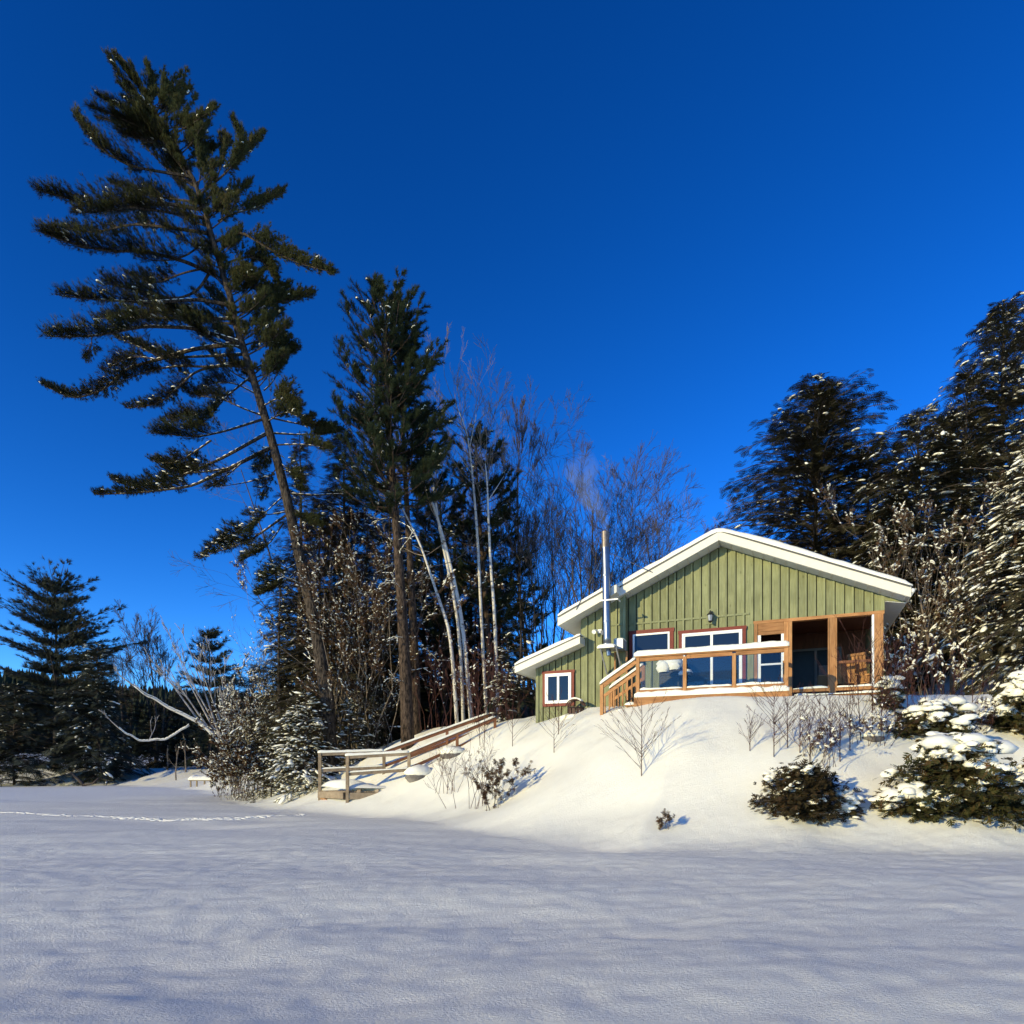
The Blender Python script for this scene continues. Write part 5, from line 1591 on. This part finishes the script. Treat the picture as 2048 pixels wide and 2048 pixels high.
# ------------------------------------------------------------------ bare trees behind the cottage
GB = 'bare trees behind the cottage'
bare_tree('bare_tree', 'tall slim bare poplar left of the chimney smoke', 1045, 845, 33, 1, .30, .14, 4, (7, 9), .10, M['twig'], .0055, GB, base_px=1055, ratio=.5, wig=.05)
bare_tree('bare_tree', 'wide many-stemmed bare maple right behind the chimney', 1185, 935, 30, 6, .48, .05, 4, (4, 5), .10, M['twig'], .0055, GB, base_px=1170, fan=.22, ratio=.6)
bare_tree('bare_tree', 'bare grey tree just left of the maple, behind the lowest eave', 1110, 1010, 33, 4, .50, .04, 4, (4, 5), .08, M['twig'], .0055, GB, fan=.18)
bare_tree('bare_tree', 'pale bare birch above the middle of the main roof', 1345, 1000, 36, 3, .62, .02, 4, (4, 5), .10, M['twig_light'], .0055, GB, fan=.16)
bare_tree('bare_tree', 'small bare tree between the maple and the roof ridge', 1260, 1080, 38, 2, .58, .03, 4, (4, 5), .07, M['twig'], .0055, GB, fan=.15)
bare_tree('bare_tree', 'bare tree beside the dark spruce at the lowest eave', 1075, 1060, 30, 3, .48, .05, 4, (4, 5), .06, M['twig'], .006, GB, fan=.15)
bare_tree('bare_tree', 'purplish bare tree behind the birches, twigs above the red pine shoulder', 915, 800, 36, 3, .6, .03, 4, (4, 6), .10, M['twig'], .0055, GB, fan=.12)
bare_tree('bare_tree', 'thin bare tree showing left of the red pine crown', 650, 850, 38, 2, .6, .03, 4, (4, 5), .09, M['twig'], .0055, GB, fan=.12)
bare_tree('bare_tree', 'dense grey bare tree between the poplar and the maple', 1100, 930, 35, 4, .48, .06, 4, (5, 6), .08, M['twig'], .0055, GB, fan=.16)
bare_tree('bare_tree', 'low rounded grey bare tree right of the chimney top', 1235, 1020, 36, 5, .55, .04, 4, (5, 6), .07, M['twig'], .0055, GB, fan=.2)
bare_tree('bare_tree', 'tan bare tree in the gap between the last birch and the poplar', 1000, 900, 37, 3, .5, .07, 4, (5, 6), .08, M['twig_light'], .0055, GB, fan=.14)
bare_tree('bare_tree', 'faint bare tree low behind the right roof slope', 1590, 1110, 40, 3, .6, .03, 4, (4, 5), .08, M['twig'], .0055, GB, fan=.2)

# ------------------------------------------------------------------ hemlocks and firs on the right
GR = 'snowy hemlocks on the right of the cottage'
conifer('hemlock', 'broad dark hemlock behind the right roof slope, little snow', 1630, 765, 31, 205, 'hemlock', .16, 2.1, .05, group=GR, power=.50, spray=.5)
conifer('hemlock', 'tallest hemlock at the right edge, snow in its upper boughs', 2005, 600, 28, 180, 'hemlock', .56, 1.6, .05, group=GR, power=.55, spray=.48)
conifer('hemlock', 'snowy hemlock between the tallest hemlock and the cottage', 1835, 830, 26, 165, 'hemlock', .5, 1.6, .04, group=GR, power=.48, spray=.45)
conifer('hemlock', 'snow-banded hemlock with its tip just left of the tallest hemlock', 1930, 745, 27, 150, 'hemlock', .5, 1.5, .05, group=GR, power=.55, spray=.45)
conifer('hemlock', 'dark hemlock shoulder between the broad hemlock and the snowy ones', 1735, 890, 30, 140, 'hemlock', .22, 2.0, .03, group=GR, power=.5, spray=.46)
conifer('hemlock', 'thickly snowed hemlock cut by the right edge of the picture', 2085, 880, 19.5, 165, 'hemlock', .72, 3.0, .08, group=GR, spray=.36, snow_size=1.3, power=.6)
conifer('hemlock', 'mid-height snowy hemlock just right of the eave', 1780, 990, 26.5, 125, 'hemlock', .40, 2.0, .03, group=GR, power=.5, spray=.44)
conifer('spruce', 'low dark spruce right of the porch post', 1850, 1120, 25, 110, 'hemlock', .34, 2.0, .02, mat=M['hemlock_leaf'], group=GR, power=.5)
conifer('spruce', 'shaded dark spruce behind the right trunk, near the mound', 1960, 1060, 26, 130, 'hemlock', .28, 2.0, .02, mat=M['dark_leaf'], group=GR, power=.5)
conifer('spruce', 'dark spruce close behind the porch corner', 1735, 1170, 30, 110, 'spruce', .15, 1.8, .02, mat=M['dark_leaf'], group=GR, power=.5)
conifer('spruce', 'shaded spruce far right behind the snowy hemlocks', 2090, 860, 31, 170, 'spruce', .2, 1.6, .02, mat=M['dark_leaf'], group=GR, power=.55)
for px, top, Y, hf, lab in ((1800, 1010, 22.5, 60, 'brown snowy bush reaching above the eave, right of the porch'), (1880, 1080, 21.5, 55, 'brown snowy bush around the slim pale trunk'), (1960, 1120, 21.0, 60, 'brown snowy bush in front of the thick dead trunk')):
    brush('leafy_shrub', lab, px, top, Y, hf, 8, .7, .18, M['twig_light'], group='brown snowy bushes right of the porch', leaf=.11, depth=4, up=.12, spread=.45)
for px, base, top, Y, wd, lab, lean in ((1905, 1330, 1040, 22, 9, 'pale slim bare trunk standing in front of the snowy hemlocks', 8), (1868, 1390, 1060, 23, 7, 'thin pale bare trunk just left of the slim one', -4),
                                        (1965, 1360, 1030, 24, 16, 'thick brown dead trunk between the snowy hemlocks', 3)):
    bare_tree('dead_tree', lab, px + lean, top, Y, 1, .6, .06, 2, (3, 5), wd / 2 * Y / F, M['twig_light'], .006, 'bare trunks right of the porch', base_px=px, ratio=.35, snow=.3)
for px, top, Y, hf, st, lab in ((1800, 1250, 18.5, 30, 9, 'red-brown saplings right against the porch corner'), (1845, 1270, 18.0, 30, 9, 'red-brown saplings one step right of the porch'), (1893, 1290, 18.2, 36, 9, 'red-brown saplings beneath the pale slim trunk')):
    brush('sapling_clump', lab, px, top, Y, hf, st, .15, .12, M['twig_red'], group='sapling clumps right of the porch', depth=3, up=.16, spread=.35)

# ------------------------------------------------------------------ shrubs at the foot of the right bank
M['cedar_brown'] = leaf_mat('browned_cedar', [(0.0, (0.014, 0.012, 0.006)), (0.5, (0.036, 0.030, 0.014)), (0.8, (0.062, 0.038, 0.018)), (1.0, (0.10, 0.052, 0.026))])
GS = 'snow-laden evergreen shrubs at the foot of the right bank'
def evergreen_shrub(name, label, px, top, Y, half, bottom, snow, dens, mat, group, sz=.26, snow_size=1.5, flat=False, seed=0):
    Y = hit(px, bottom - 8)
    p = P(px, top, Y); g = ground(p[0], Y); pb_ = P(px, bottom, Y)
    z0 = min(g, pb_[2]) if not flat else g
    loc = np.array((p[0], Y, z0)); H = p[2] - z0; Rm = half * Y / F
    wood, cr, sn = MB(), MB(), MB()
    n = int(dens * 70)
    pl, al, sl = [], [], []
    for k in range(n):
        az = rng.uniform(0, 2 * math.pi); h = rng.random() ** .9
        prof = math.sqrt(max(0, 1 - (h * 1.02 - .25) ** 2 / .62)) if h > .25 else .75 + h
        lob = 1 + .38 * float(vnoise(np.array(az * 1.1 + seed * 3), np.array(h * 2.6), 90 + seed))
        ln = Rm * prof * rng.uniform(.40, 1.15) * lob
        dh = np.array((math.cos(az), math.sin(az) * .9, 0))
        p0 = loc + np.array((rng.normal(0, .06), rng.normal(0, .06), H * h * .75))
        q = np.linspace(0, 1, 5)
        ri = H * rng.uniform(.05, .28)
        bl = p0 + dh * (ln * q)[:, None] + np.array((0, 0, 1.)) * (ri * q - ri * .4 * q * q * (1 + snow))[:, None]
        wood.sticks(bl[:-1], bl[1:], .009, .006, 3)
        m = int(6 + ln * 15)
        s = rng.uniform(.35, 1.05, m)
        pp = p0 + dh * (ln * s)[:, None] + np.array((0, 0, 1.)) * (ri * s - ri * .4 * s * s * (1 + snow))[:, None] + rng.normal(0, .07, (m, 3))
        pl.append(pp); al.append(dh + rng.normal(0, .55, (m, 3)) - (0, 0, .15)); sl.append(sz * .72 * rng.uniform(.55, 1.25, m))
    pos, ax, sc = np.concatenate(pl), np.concatenate(al), np.concatenate(sl)
    pos[:, 2] = np.maximum(pos[:, 2], z0 + .02)
    leafy(cr, ROSETTE, pos, ax, unit(np.stack([rng.normal(0, .5, len(pos)), rng.normal(0, .5, len(pos)), np.ones(len(pos))], -1)), sc)
    # snow: joined pads lying over groups of sprays, mostly on top, and a few loose flecks
    hh = np.clip((pos[:, 2] - z0) / max(H, .1), 0, 1)
    w_ = .06 + hh ** 1.4; w_ /= w_.sum()
    for c in rng.choice(len(pos), max(3, int(snow * Rm * (H + .4) * 46)), p=w_):
        near = np.nonzero(np.linalg.norm((pos - pos[c]) * (1, 1, 1.6), axis=1) < rng.uniform(.10, .26))[0]
        if len(near) == 0: continue
        if len(near) > 9: near = rng.choice(near, 9, replace=False)
        k = snow_size * rng.uniform(.055, .115, len(near))
        leafy(sn, LUMP, pos[near] + (0, 0, .03), ax[near] * (1, 1, .2), (0, 0, 1), np.stack([k * 1.25, k * .9, k * .62], -1))
    m = rng.random(len(pos)) < snow * .05
    k = rng.uniform(.02, .05, m.sum())
    leafy(sn, LUMP, pos[m] + (0, 0, .01), ax[m] * (1, 1, .3), (0, 0, 1), np.stack([k * 1.5, k * .8, k * .5], -1))
    root = empty(name, loc); tag(root, label, 'shrub', group)
    tag(wood.build('stems', M['bark_dark'], root, loc), kind='stuff'); cr.build('foliage', mat, root, loc)
    if sn.n: tag(sn.build('snow_load', M['snow_cap'], root, loc, smooth=True), kind='stuff')
    return root, sn


def snow_pillow(root, items):
    """thick soft snow resting on a shrub"""
    mb = MB()
    for (px, py, Y, a, b, c, sd) in items:
        mb.scatter(*lump_template(sd, 12), [P(px, py, root.location.y - .12)], [(1, .1, 0)], (0, 0, 1), np.array([[a, b, c]]))
    mb.build('snow_pillow', M['snow_cap'], root, np.array(root.location), smooth=True)


evergreen_shrub('cedar_bush', 'dark brownish cedar bush with few snow flecks at the foot of the bank', 1605, 1515, 12.6, 78, 1645, .22, 2.6, M['cedar_brown'], GS, .20, .8, seed=1)
r_, _ = evergreen_shrub('juniper_shrub', 'low shrub half buried under a rounded pillow of snow', 1822, 1575, 12.3, 72, 1635, .8, 1.6, M['cedar_leaf'], GS, .20, 1.4, seed=2)
snow_pillow(r_, [(1822, 1588, 12.2, .33, .28, .26, 0), (1785, 1595, 12.2, .20, .2, .18, 1), (1850, 1612, 12.1, .18, .16, .12, 2)])
r_, _ = evergreen_shrub('juniper_shrub', 'big snow-laden green shrub right of the snow pillow', 1915, 1445, 13.2, 100, 1640, .62, 3.2, M['cedar_leaf'], GS, .24, 1.5, seed=3)
snow_pillow(r_, [(1935, 1482, 13.1, .42, .32, .16, 3), (1880, 1490, 13.0, .35, .3, .2, 0), (1990, 1500, 13.1, .34, .3, .2, 1)])
r_, _ = evergreen_shrub('juniper_shrub', 'upper green shrub with snowballs along its top, behind the big one', 1865, 1398, 15.2, 80, 1480, .45, 1.8, M['cedar_leaf'], GS, .22, 1.5, seed=4)
snow_pillow(r_, [(1880, 1410, 15.1, .2, .2, .15, 1), (1912, 1405, 15.1, .2, .2, .14, 2), (1935, 1417, 15.1, .22, .2, .14, 0)])
evergreen_shrub('juniper_shrub', 'snowy shrub at the right edge, lowest on the bank', 2050, 1520, 12.8, 88, 1650, .6, 2.2, M['cedar_leaf'], GS, .24, 1.5, seed=5)
evergreen_shrub('juniper_shrub', 'snowy shrub at the right edge, higher on the bank', 2055, 1330, 15.0, 70, 1480, .6, 2.0, M['cedar_leaf'], GS, .24, 1.6, seed=6)
evergreen_shrub('juniper_shrub', 'tiny green shrub peeping from snow right of the cedar bush', 1690, 1588, 12.5, 34, 1635, .6, .7, M['cedar_leaf'], GS, .16, 1.3, seed=7)
evergreen_shrub('juniper_shrub', 'small green spruce shoot behind the red twig thicket', 1775, 1345, 17, 32, 1420, .4, .7, M['cedar_leaf'], GS, .2, 1.3, seed=8)
brush('dead_twigs', 'brown dead twigs poking from the snow at the right edge', 2020, 1600, 11.8, 36, 6, .4, .05, M['twig_light'], leaf=.06, depth=2, spread=.8, minr=.003)

# ------------------------------------------------------------------ saplings and twigs standing on the bank
GT = 'bare saplings on the snow bank'
def sapling(label, px, top, base, Y, spread=.62, mat='twig_red', n=20, lean=0.0, width=1.0):
    Y = hit(px, base)
    p = P(px, base, Y); g = ground(p[0], Y); pt_ = P(px + lean, top, Y)
    loc = np.array((p[0], Y, g)); H = pt_[2] - g
    segs = []
    q = np.linspace(0, 1, 9)
    ln = loc + (pt_ - loc) * q[:, None] - np.array((0, 0, .08)) * (q == 0)[:, None]
    for k in range(8): segs.append((ln[k], ln[k + 1], .011 * (1 - q[k] * .75), .011 * (1 - q[k + 1] * .75)))
    for k in range(n):
        s = rng.uniform(.06, .85); b0 = loc + (pt_ - loc) * s
        az = rng.uniform(0, 2 * math.pi)
        d = unit(np.array((math.cos(az) * spread, math.sin(az) * spread, 1 - .35 * (1 - s))))
        grow(b0, d, H * (.80 - .50 * s) * rng.uniform(.6, 1.15) * width, .0055, 2, segs, .38, .05, .06, (1, 3), .48, .0026)
    root = empty('sapling', loc); tag(root, label, 'sapling', GT)
    segs_mesh(segs[:8], 5).build('stem', M[mat], root, loc)
    tag(segs_mesh(segs[8:], 3).build('twigs', M[mat], root, loc), kind='stuff')


sapling('spreading sapling in the middle of the snow bank, below the deck', 1283, 1400, 1553, 13.9, .85, 'twig_red', 30)
sapling('sapling rising from the cedar bush, in front of the porch', 1548, 1362, 1512, 13.6, .9, 'twig_red', 28)
sapling('small sapling in front of the green wall by the barrel', 1117, 1385, 1470, 18.2, .7, 'twig_red', 14)
sapling('low thin sapling just left of the stair foot', 1108, 1420, 1508, 17.4, .8, 'twig_red', 10)
sapling('forked sapling beside the top of the railed path', 960, 1335, 1490, 20.0, .5, 'twig_red', 14, -6)
sapling('straight sapling in front of the railed path', 968, 1320, 1500, 19.6, .55, 'twig_red', 16, 4)
sapling('short sapling left of the green wall, near the path top', 1025, 1400, 1495, 19.4, .7, 'twig_red', 14)
sapling('thin red sapling between the deck corner and the porch', 1640, 1385, 1500, 13.9, .6, 'twig_red', 16)
sapling('tall red sapling in front of the porch opening', 1722, 1270, 1480, 14.6, .55, 'twig_red', 20, -14)
sapling('second tall red sapling before the right porch post', 1762, 1290, 1480, 14.8, .5, 'twig_red', 18, 4)
sapling('tall red sapling left of the right porch post', 1745, 1300, 1470, 14.9, .5, 'twig_red', 16, -2)
sapling('thin twiggy sapling just right of the deck corner', 1600, 1400, 1505, 14.0, .7, 'twig_red', 14)
sapling('twiggy sapling above the right side of the cedar bush', 1680, 1410, 1520, 13.6, .8, 'twig_red', 16)
for px, top, base, lab in ((1660, 1395, 1490, 'thin sapling behind the twiggy one, near the porch base'), (1700, 1330, 1500, 'reddish sapling between the cedar bush and the porch opening'), (1790, 1300, 1465, 'reddish sapling at the porch corner, bank edge'),
                           (1815, 1340, 1450, 'short reddish sapling behind the boulder'), (1850, 1360, 1470, 'thin sapling left of the shrub with snowballs'), (1945, 1330, 1440, 'sapling above the big snow-laden shrub'),
                           (1620, 1420, 1530, 'bushy little sapling just above the cedar bush'), (1575, 1395, 1495, 'slight sapling left of the deck corner sapling'), (1500, 1430, 1500, 'faint thin sapling between the two spreading ones')):
    sapling(lab, px, top, base, 14, .6, 'twig_red', 15)
for px, top, base, hf, lab in ((1655, 1430, 1530, 50, 'tangle of fine red twigs above the cedar bush'), (1740, 1400, 1490, 55, 'tangle of fine red twigs below the porch corner'), (1960, 1395, 1460, 60, 'tangle of brown twigs under the mound at right')):
    brush('twig_tangle', lab, px, top, hit(px, base), hf, 14, .2, .05, M['twig_red'], group='twig tangles on the right bank', depth=3, spread=.6, minr=.003, leaf=.05)
brush('dead_twigs', 'clump of dead brown leaves and bent stems in a hollow of the bank', 985, 1520, 16.2, 40, 9, 2.5, .1, M['twig'], leaf=.10, depth=2, spread=.8, minr=.003)
brush('dead_twigs', 'tiny tuft of dead leaves low on the bank below the deck', 1327, 1618, 12.3, 24, 7, .8, 0, M['twig_light'], leaf=.06, depth=2, spread=.9, minr=.0025)
brush('dead_twigs', 'wide spray of thin twigs around the dead brown clump', 960, 1475, 17.0, 85, 12, 0, 0, M['twig_red'], depth=2, spread=.6, minr=.003)
brush('dead_twigs', 'low red twigs just below the railed path', 905, 1470, 19.5, 60, 12, .1, 0, M['twig_red'], depth=2, spread=.6, minr=.003)

# ------------------------------------------------------------------ far shore on the left
GF = 'trees on the far left shore'
conifer('white_pine', 'tall white pine with feathery tiered boughs on the far left shore', 112, 1160, 66, 108, 'pine', 0.0, 1.3, .22, group=GF, mat=M['far_leaf'], spray=.62, power=.42, trunk_r=.28)
conifer('spruce', 'spruce with frosted edges on the far shore right of the tall white pine', 195, 1288, 60, 82, 'hemlock', .30, 2.0, .02, group=GF, mat=M['far_leaf'], spray=.8, power=.6)
conifer('spruce', 'rounded dark spruce at the far left edge of the lake', 28, 1372, 58, 95, 'hemlock', .16, 1.9, .01, group=GF, mat=M['far_leaf'], spray=.8, power=.5)
conifer('white_pine', 'small dark pine with flat tiers left of the brown-leaved shrub', 418, 1252, 72, 66, 'pine', 0.02, .95, .22, group=GF, mat=M['far_leaf'], spray=.62, power=.6)
for px, top, Y, hf, lab in ((105, 1385, 70, 70, 'dark spruce under the tall white pine'), (262, 1385, 74, 70, 'dark spruce behind the leaning dead birch tip'), (330, 1400, 78, 70, 'dark spruce low between the bare far tree and the small pine'),
                            (370, 1370, 80, 60, 'dark spruce just left of the small flat-tiered pine'), (470, 1335, 76, 70, 'dark spruce behind the brown-leaved shrub'), (520, 1330, 60, 70, 'dark spruce behind the snowy brush'),
                            (-40, 1350, 66, 90, 'dark spruce cut by the left edge of the picture'), (150, 1420, 66, 60, 'low dark spruce between the two frosted spruces'), (420, 1400, 64, 60, 'shaded spruce behind the white fallen birch'), (300, 1440, 68, 60, 'shaded low spruce above the snowy shore')):
    conifer('spruce', lab, px, top, Y, hf, 'spruce', .05, 1.0, .01, group=GF, mat=M['dark_leaf'], spray=.85, power=.6)
bare_tree('bare_tree', 'rounded purplish bare tree on the far shore left of the small pine', 312, 1252, 74, 4, .5, .12, 4, (4, 6), .16, M['twig'], .014, GF, fan=.14)
bare_tree('bare_tree', 'faint bare tree on the far shore between the spruces', 255, 1290, 80, 2, .5, .12, 4, (4, 5), .14, M['twig'], .014, GF, fan=.14)
for px, top, Y, lab in ((352, 1475, 58, 'thin bare trunk behind the far snowy shore'), (372, 1470, 60, 'pale thin trunk left of the snow-covered bench'), (335, 1480, 62, 'thin leaning trunk at the far snowy shore')):
    bare_tree('dead_tree', lab, px, top, Y, 1, .5, .05, 2, (3, 4), .07, M['twig_light'], .01, 'thin trunks on the far shore', ratio=.4)


M['birch_twig'] = bark_mat('birch_shoots', (.25, .21, .18), (.5, .46, .42), 5, (1, 1, 1), .01)


def fallen_birch():
    Y = 46.0
    pts = [(500, 1560), (470, 1515), (430, 1468), (390, 1440), (335, 1412), (300, 1392), (268, 1370)]
    line = np.array([P(x, y, Y - .5 * k) for k, (x, y) in enumerate(pts)])
    gz = ground(line[0, 0], Y); loc = np.array((line[0, 0], Y, gz)); line[0, 2] = gz - .1
    def wavy(l_, amp):
        u = np.linspace(0, 1, len(l_)); v = np.linspace(0, 1, 22)
        o_ = np.stack([np.interp(v, u, l_[:, k]) for k in range(3)], -1)
        for _ in range(2): o_[1:-1] = (o_[:-2] + 2 * o_[1:-1] + o_[2:]) / 4
        o_[1:, 2] += amp * np.array([float(vnoise(np.array(q_ * 9.0), np.array(2.5), 33)) for q_ in v[1:]])
        return o_
    line = wavy(line, .16)
    mb, sn = MB(), MB(); rad = np.linspace(.19, .04, len(line)); mb.tube(line, rad, 8)
    limb = MB()
    low = np.array([P(x, y, Y - 1.5 - .3 * k) for k, (x, y) in enumerate([(378, 1450), (352, 1468), (330, 1478), (300, 1482), (278, 1480), (258, 1468), (238, 1455)])])
    low = wavy(low, .13); limb.tube(low, np.linspace(.075, .025, len(low)), 7)
    segs = []
    for (x0, y0, x1, y1) in ((470, 1515, 395, 1330), (455, 1495, 360, 1300), (440, 1480, 340, 1320), (420, 1460, 330, 1330), (470, 1520, 420, 1340), (400, 1445, 320, 1330), (480, 1530, 440, 1370), (440, 1475, 385, 1300)):
        a_, b_ = P(x0, y0, Y - 1), P(x1, y1, Y - rng.uniform(-1, 3))
        grow(a_, b_ - a_, np.linalg.norm(b_ - a_), .075, 3, segs, .30, .05, .05, (3, 4), .5, .014)
    grow(line[-1], line[-1] - line[-2], 1.5, .05, 2, segs, .5, .1, .1, (3, 4), .6, .012)
    grow(low[-1], low[-1] - low[-2], 1.2, .04, 2, segs, .5, .1, .1, (2, 3), .6, .012)
    grow(low[11], (.5, 0, 1), 1.6, .04, 2, segs, .5, .05, .1, (2, 3), .6, .012)
    for ln, r in ((line, .15), (low, .07)):
        for k in range(len(ln) - 1): rounded_snow(sn, ln[k] + (0, 0, r * .70), ln[k + 1] + (0, 0, r * .6), r * .8, .06, k)
    root = empty('fallen_birch', loc); tag(root, 'white birch leaning far out over the lake with many upright shoots', 'tree')
    mb.build('trunk', M['birch'], root, loc, smooth=True); limb.build('limb', M['birch'], root, loc, smooth=True)
    segs_mesh(segs, 4).build('shoots', M['birch_twig'], root, loc); tag(sn.build('snow_load', M['snow_cap'], root, loc, smooth=True), kind='stuff')


fallen_birch()

# snow-covered bench by the far shore, driftwood log, low mounds
bp = P(415, 1553, 52); bz = ground(bp[0], 52)
bench = empty('shore_platform', (bp[0], 52, bz)); tag(bench, 'low snow-covered wooden platform on the far shore', 'platform')
part('top', M['old_wood'], bench, [(-1.2, 1.4, -.6, .6, .38, .46)])
for x in (-1.1, 0, 1.3):
    for y in (-.5, .5): part('leg', M['old_wood'], bench, [(x - .05, x + .05, y - .05, y + .05, -.3, .38)])
mb = MB(); rounded_snow(mb, (-1.25, 0, .46), (1.45, 0, .46), 1.25, .35, 3); mb.build('snow_cap', M['snow_cap'], bench, smooth=True)
for x in (.2, 1.1): part('post', M['old_wood'], bench, [(x - .04, x + .04, .55, .63, -.3, 1.15)])
part('rail', M['old_wood'], bench, [(-.1, 1.4, .57, .61, 1.08, 1.15)])
lp = P(160, 1566, 56); lz = ground(lp[0], 56)
log = empty('driftwood_log', (lp[0], 56, lz)); tag(log, 'dark bent driftwood log sticking out of the far shore snow', 'log')
mb = MB(); mb.tube([(.5, 0, -.2), (.1, 0, .35), (-.6, .1, .95), (-1.0, .2, 1.2)], [.16, .15, .12, .06], 7); mb.build('trunk', M['bark_dark'], log, smooth=True)
mb = MB(); mb.tube([(.3, 0, .1), (1.2, -.1, .25), (1.7, -.2, .7)], [.12, .1, .06], 6); mb.build('branch', M['bark_dark'], log, smooth=True)

# ------------------------------------------------------------------ trail across the lake and the far ridge
mb = MB()
tr = [(-60, 1627), (60, 1631), (180, 1636), (330, 1640), (470, 1638), (560, 1633), (620, 1627)]
tx = np.array([t_[0] for t_ in tr]); ty = np.array([t_[1] for t_ in tr])
xx = np.arange(-60, 610, 1.1)
for x in xx:
    if rng.random() < .12: continue
    y = np.interp(x, tx, ty) + rng.normal(0, .5)
    Yd = EYE * F / (y - HOR)
    p = np.array(((x - 1024) / F * Yd, Yd + rng.normal(0, .05), 0))
    p[2] = base_height(np.array([p[0]]), np.array([p[1]]))[0][0] + float(lake_relief(np.array([p[0]]), np.array([p[1]]))[0]) - .01
    k = rng.uniform(.6, 1.5)
    mb.scatter(*LUMP[rng.integers(0, 4)], [p], [(1, rng.normal(0, .3), 0)], (0, 0, 1), np.array([[.10 * k, .045 * k, .022 * k]]))
o = mb.build('snow_trail', M['snow_cap'], smooth=True); tag(o, kind='stuff')

ridge = MB()
rx = np.linspace(-420, 420, 90); rows = []
for dy, hh in ((0, 0.), (25, .55), (60, .9), (110, 1.0)):
    rows.append(np.stack([rx, np.full(90, 230. + dy), hh * (30 + 8 * vnoise(rx / 60, rx * 0 + 3, 71) + 2.5 * vnoise(rx / 9, rx * 0 + dy, 72)) * np.clip(1.25 - (rx + 160) / 420, .35, 1.1) + 3], -1))
ridge.add(np.concatenate(rows), q=[(j * 90 + i, j * 90 + i + 1, (j + 1) * 90 + i + 1, (j + 1) * 90 + i) for j in range(3) for i in range(89)])
hill = ridge.build('hills', M['dark_leaf'], smooth=True); tag(hill, kind='structure')
far = MB(); n = 5200
fx = rng.uniform(-330, 120, n); ft = rng.random(n)
fh = 0.2 + .8 * ft
fy = 230 + 110 * ft
fz = np.interp(fy, [230, 255, 290, 340], [0, .55, .9, 1.0]) * (30 + 8 * vnoise(fx / 60, fx * 0 + 3, 71)) * np.clip(1.25 - (fx + 160) / 420, .35, 1.1) + 2
cone_v = np.array([(0, 0, 1.)] + [(.28 * math.cos(a_), .28 * math.sin(a_), .45) for a_ in np.arange(5) * 1.2566] + [(.42 * math.cos(a_ + .6), .42 * math.sin(a_ + .6), 0) for a_ in np.arange(5) * 1.2566])
cone_t = [(0, 1 + i_, 1 + (i_ + 1) % 5) for i_ in range(5)] + [(1 + i_, 6 + i_, 1 + (i_ + 1) % 5) for i_ in range(5)] + [(1 + (i_ + 1) % 5, 6 + i_, 6 + (i_ + 1) % 5) for i_ in range(5)]
hgt = rng.uniform(5, 11, n)
far.scatter(cone_v, cone_t, np.stack([fx, fy, fz - 1], -1), np.tile((1., 0, 0), (n, 1)), (0, 0, 1), np.stack([hgt * .55, hgt * .55, hgt], -1))
o = far.build('distant_forest', M['dark_leaf']); tag(o, kind='stuff')

# ------------------------------------------------------------------ smoke from the chimney
sm_m = bpy.data.materials.new('smoke'); sm_m.use_nodes = True
nt = sm_m.node_tree; nt.nodes.clear()
ou = nt.nodes.new('ShaderNodeOutputMaterial'); pv = nt.nodes.new('ShaderNodeVolumePrincipled')
pv.inputs['Color'].default_value = (.9, .9, .93, 1); pv.inputs['Anisotropy'].default_value = .2
tc = nt.nodes.new('ShaderNodeTexCoord'); nz = noise_node(nt, mapping(nt, tc.outputs['Object'], (2.2, 2.2, 1.0)), 1.6, 5, .6)
sep = nt.nodes.new('ShaderNodeSeparateXYZ'); L(nt, tc.outputs['Object'], sep.inputs[0])
mr = nt.nodes.new('ShaderNodeMapRange'); L(nt, sep.outputs['Z'], mr.inputs['Value'])
mr.inputs['From Min'].default_value = 0; mr.inputs['From Max'].default_value = 2.3; mr.inputs['To Min'].default_value = 3.0; mr.inputs['To Max'].default_value = .06
nr = nt.nodes.new('ShaderNodeMapRange'); L(nt, nz.outputs[0], nr.inputs['Value'])
nr.inputs['From Min'].default_value = .36; nr.inputs['From Max'].default_value = .72; nr.inputs['To Min'].default_value = 0; nr.inputs['To Max'].default_value = 1
mu = nt.nodes.new('ShaderNodeMath'); mu.operation = 'MULTIPLY'; L(nt, mr.outputs[0], mu.inputs[0]); L(nt, nr.outputs[0], mu.inputs[1])
L(nt, mu.outputs[0], pv.inputs['Density']); L(nt, pv.outputs[0], ou.inputs['Volume'])
top_pt = np.array(hworld(-2.61, 1.12, 8.55))
mb = MB(); q = np.linspace(0, 1, 14)
pts_ = np.stack([-.95 * q ** 1.1 + .08 * np.sin(q * 9), -.1 * q, 2.15 * q], -1)
mb.tube(pts_, .09 + .48 * q ** 1.1 * (1 + .15 * np.sin(q * 17)), 12)
o = mb.build('smoke_plume', sm_m, None, smooth=True); o.location = top_pt
tag(o, 'thin pale wood smoke drifting up left from the chimney pipe', 'smoke')
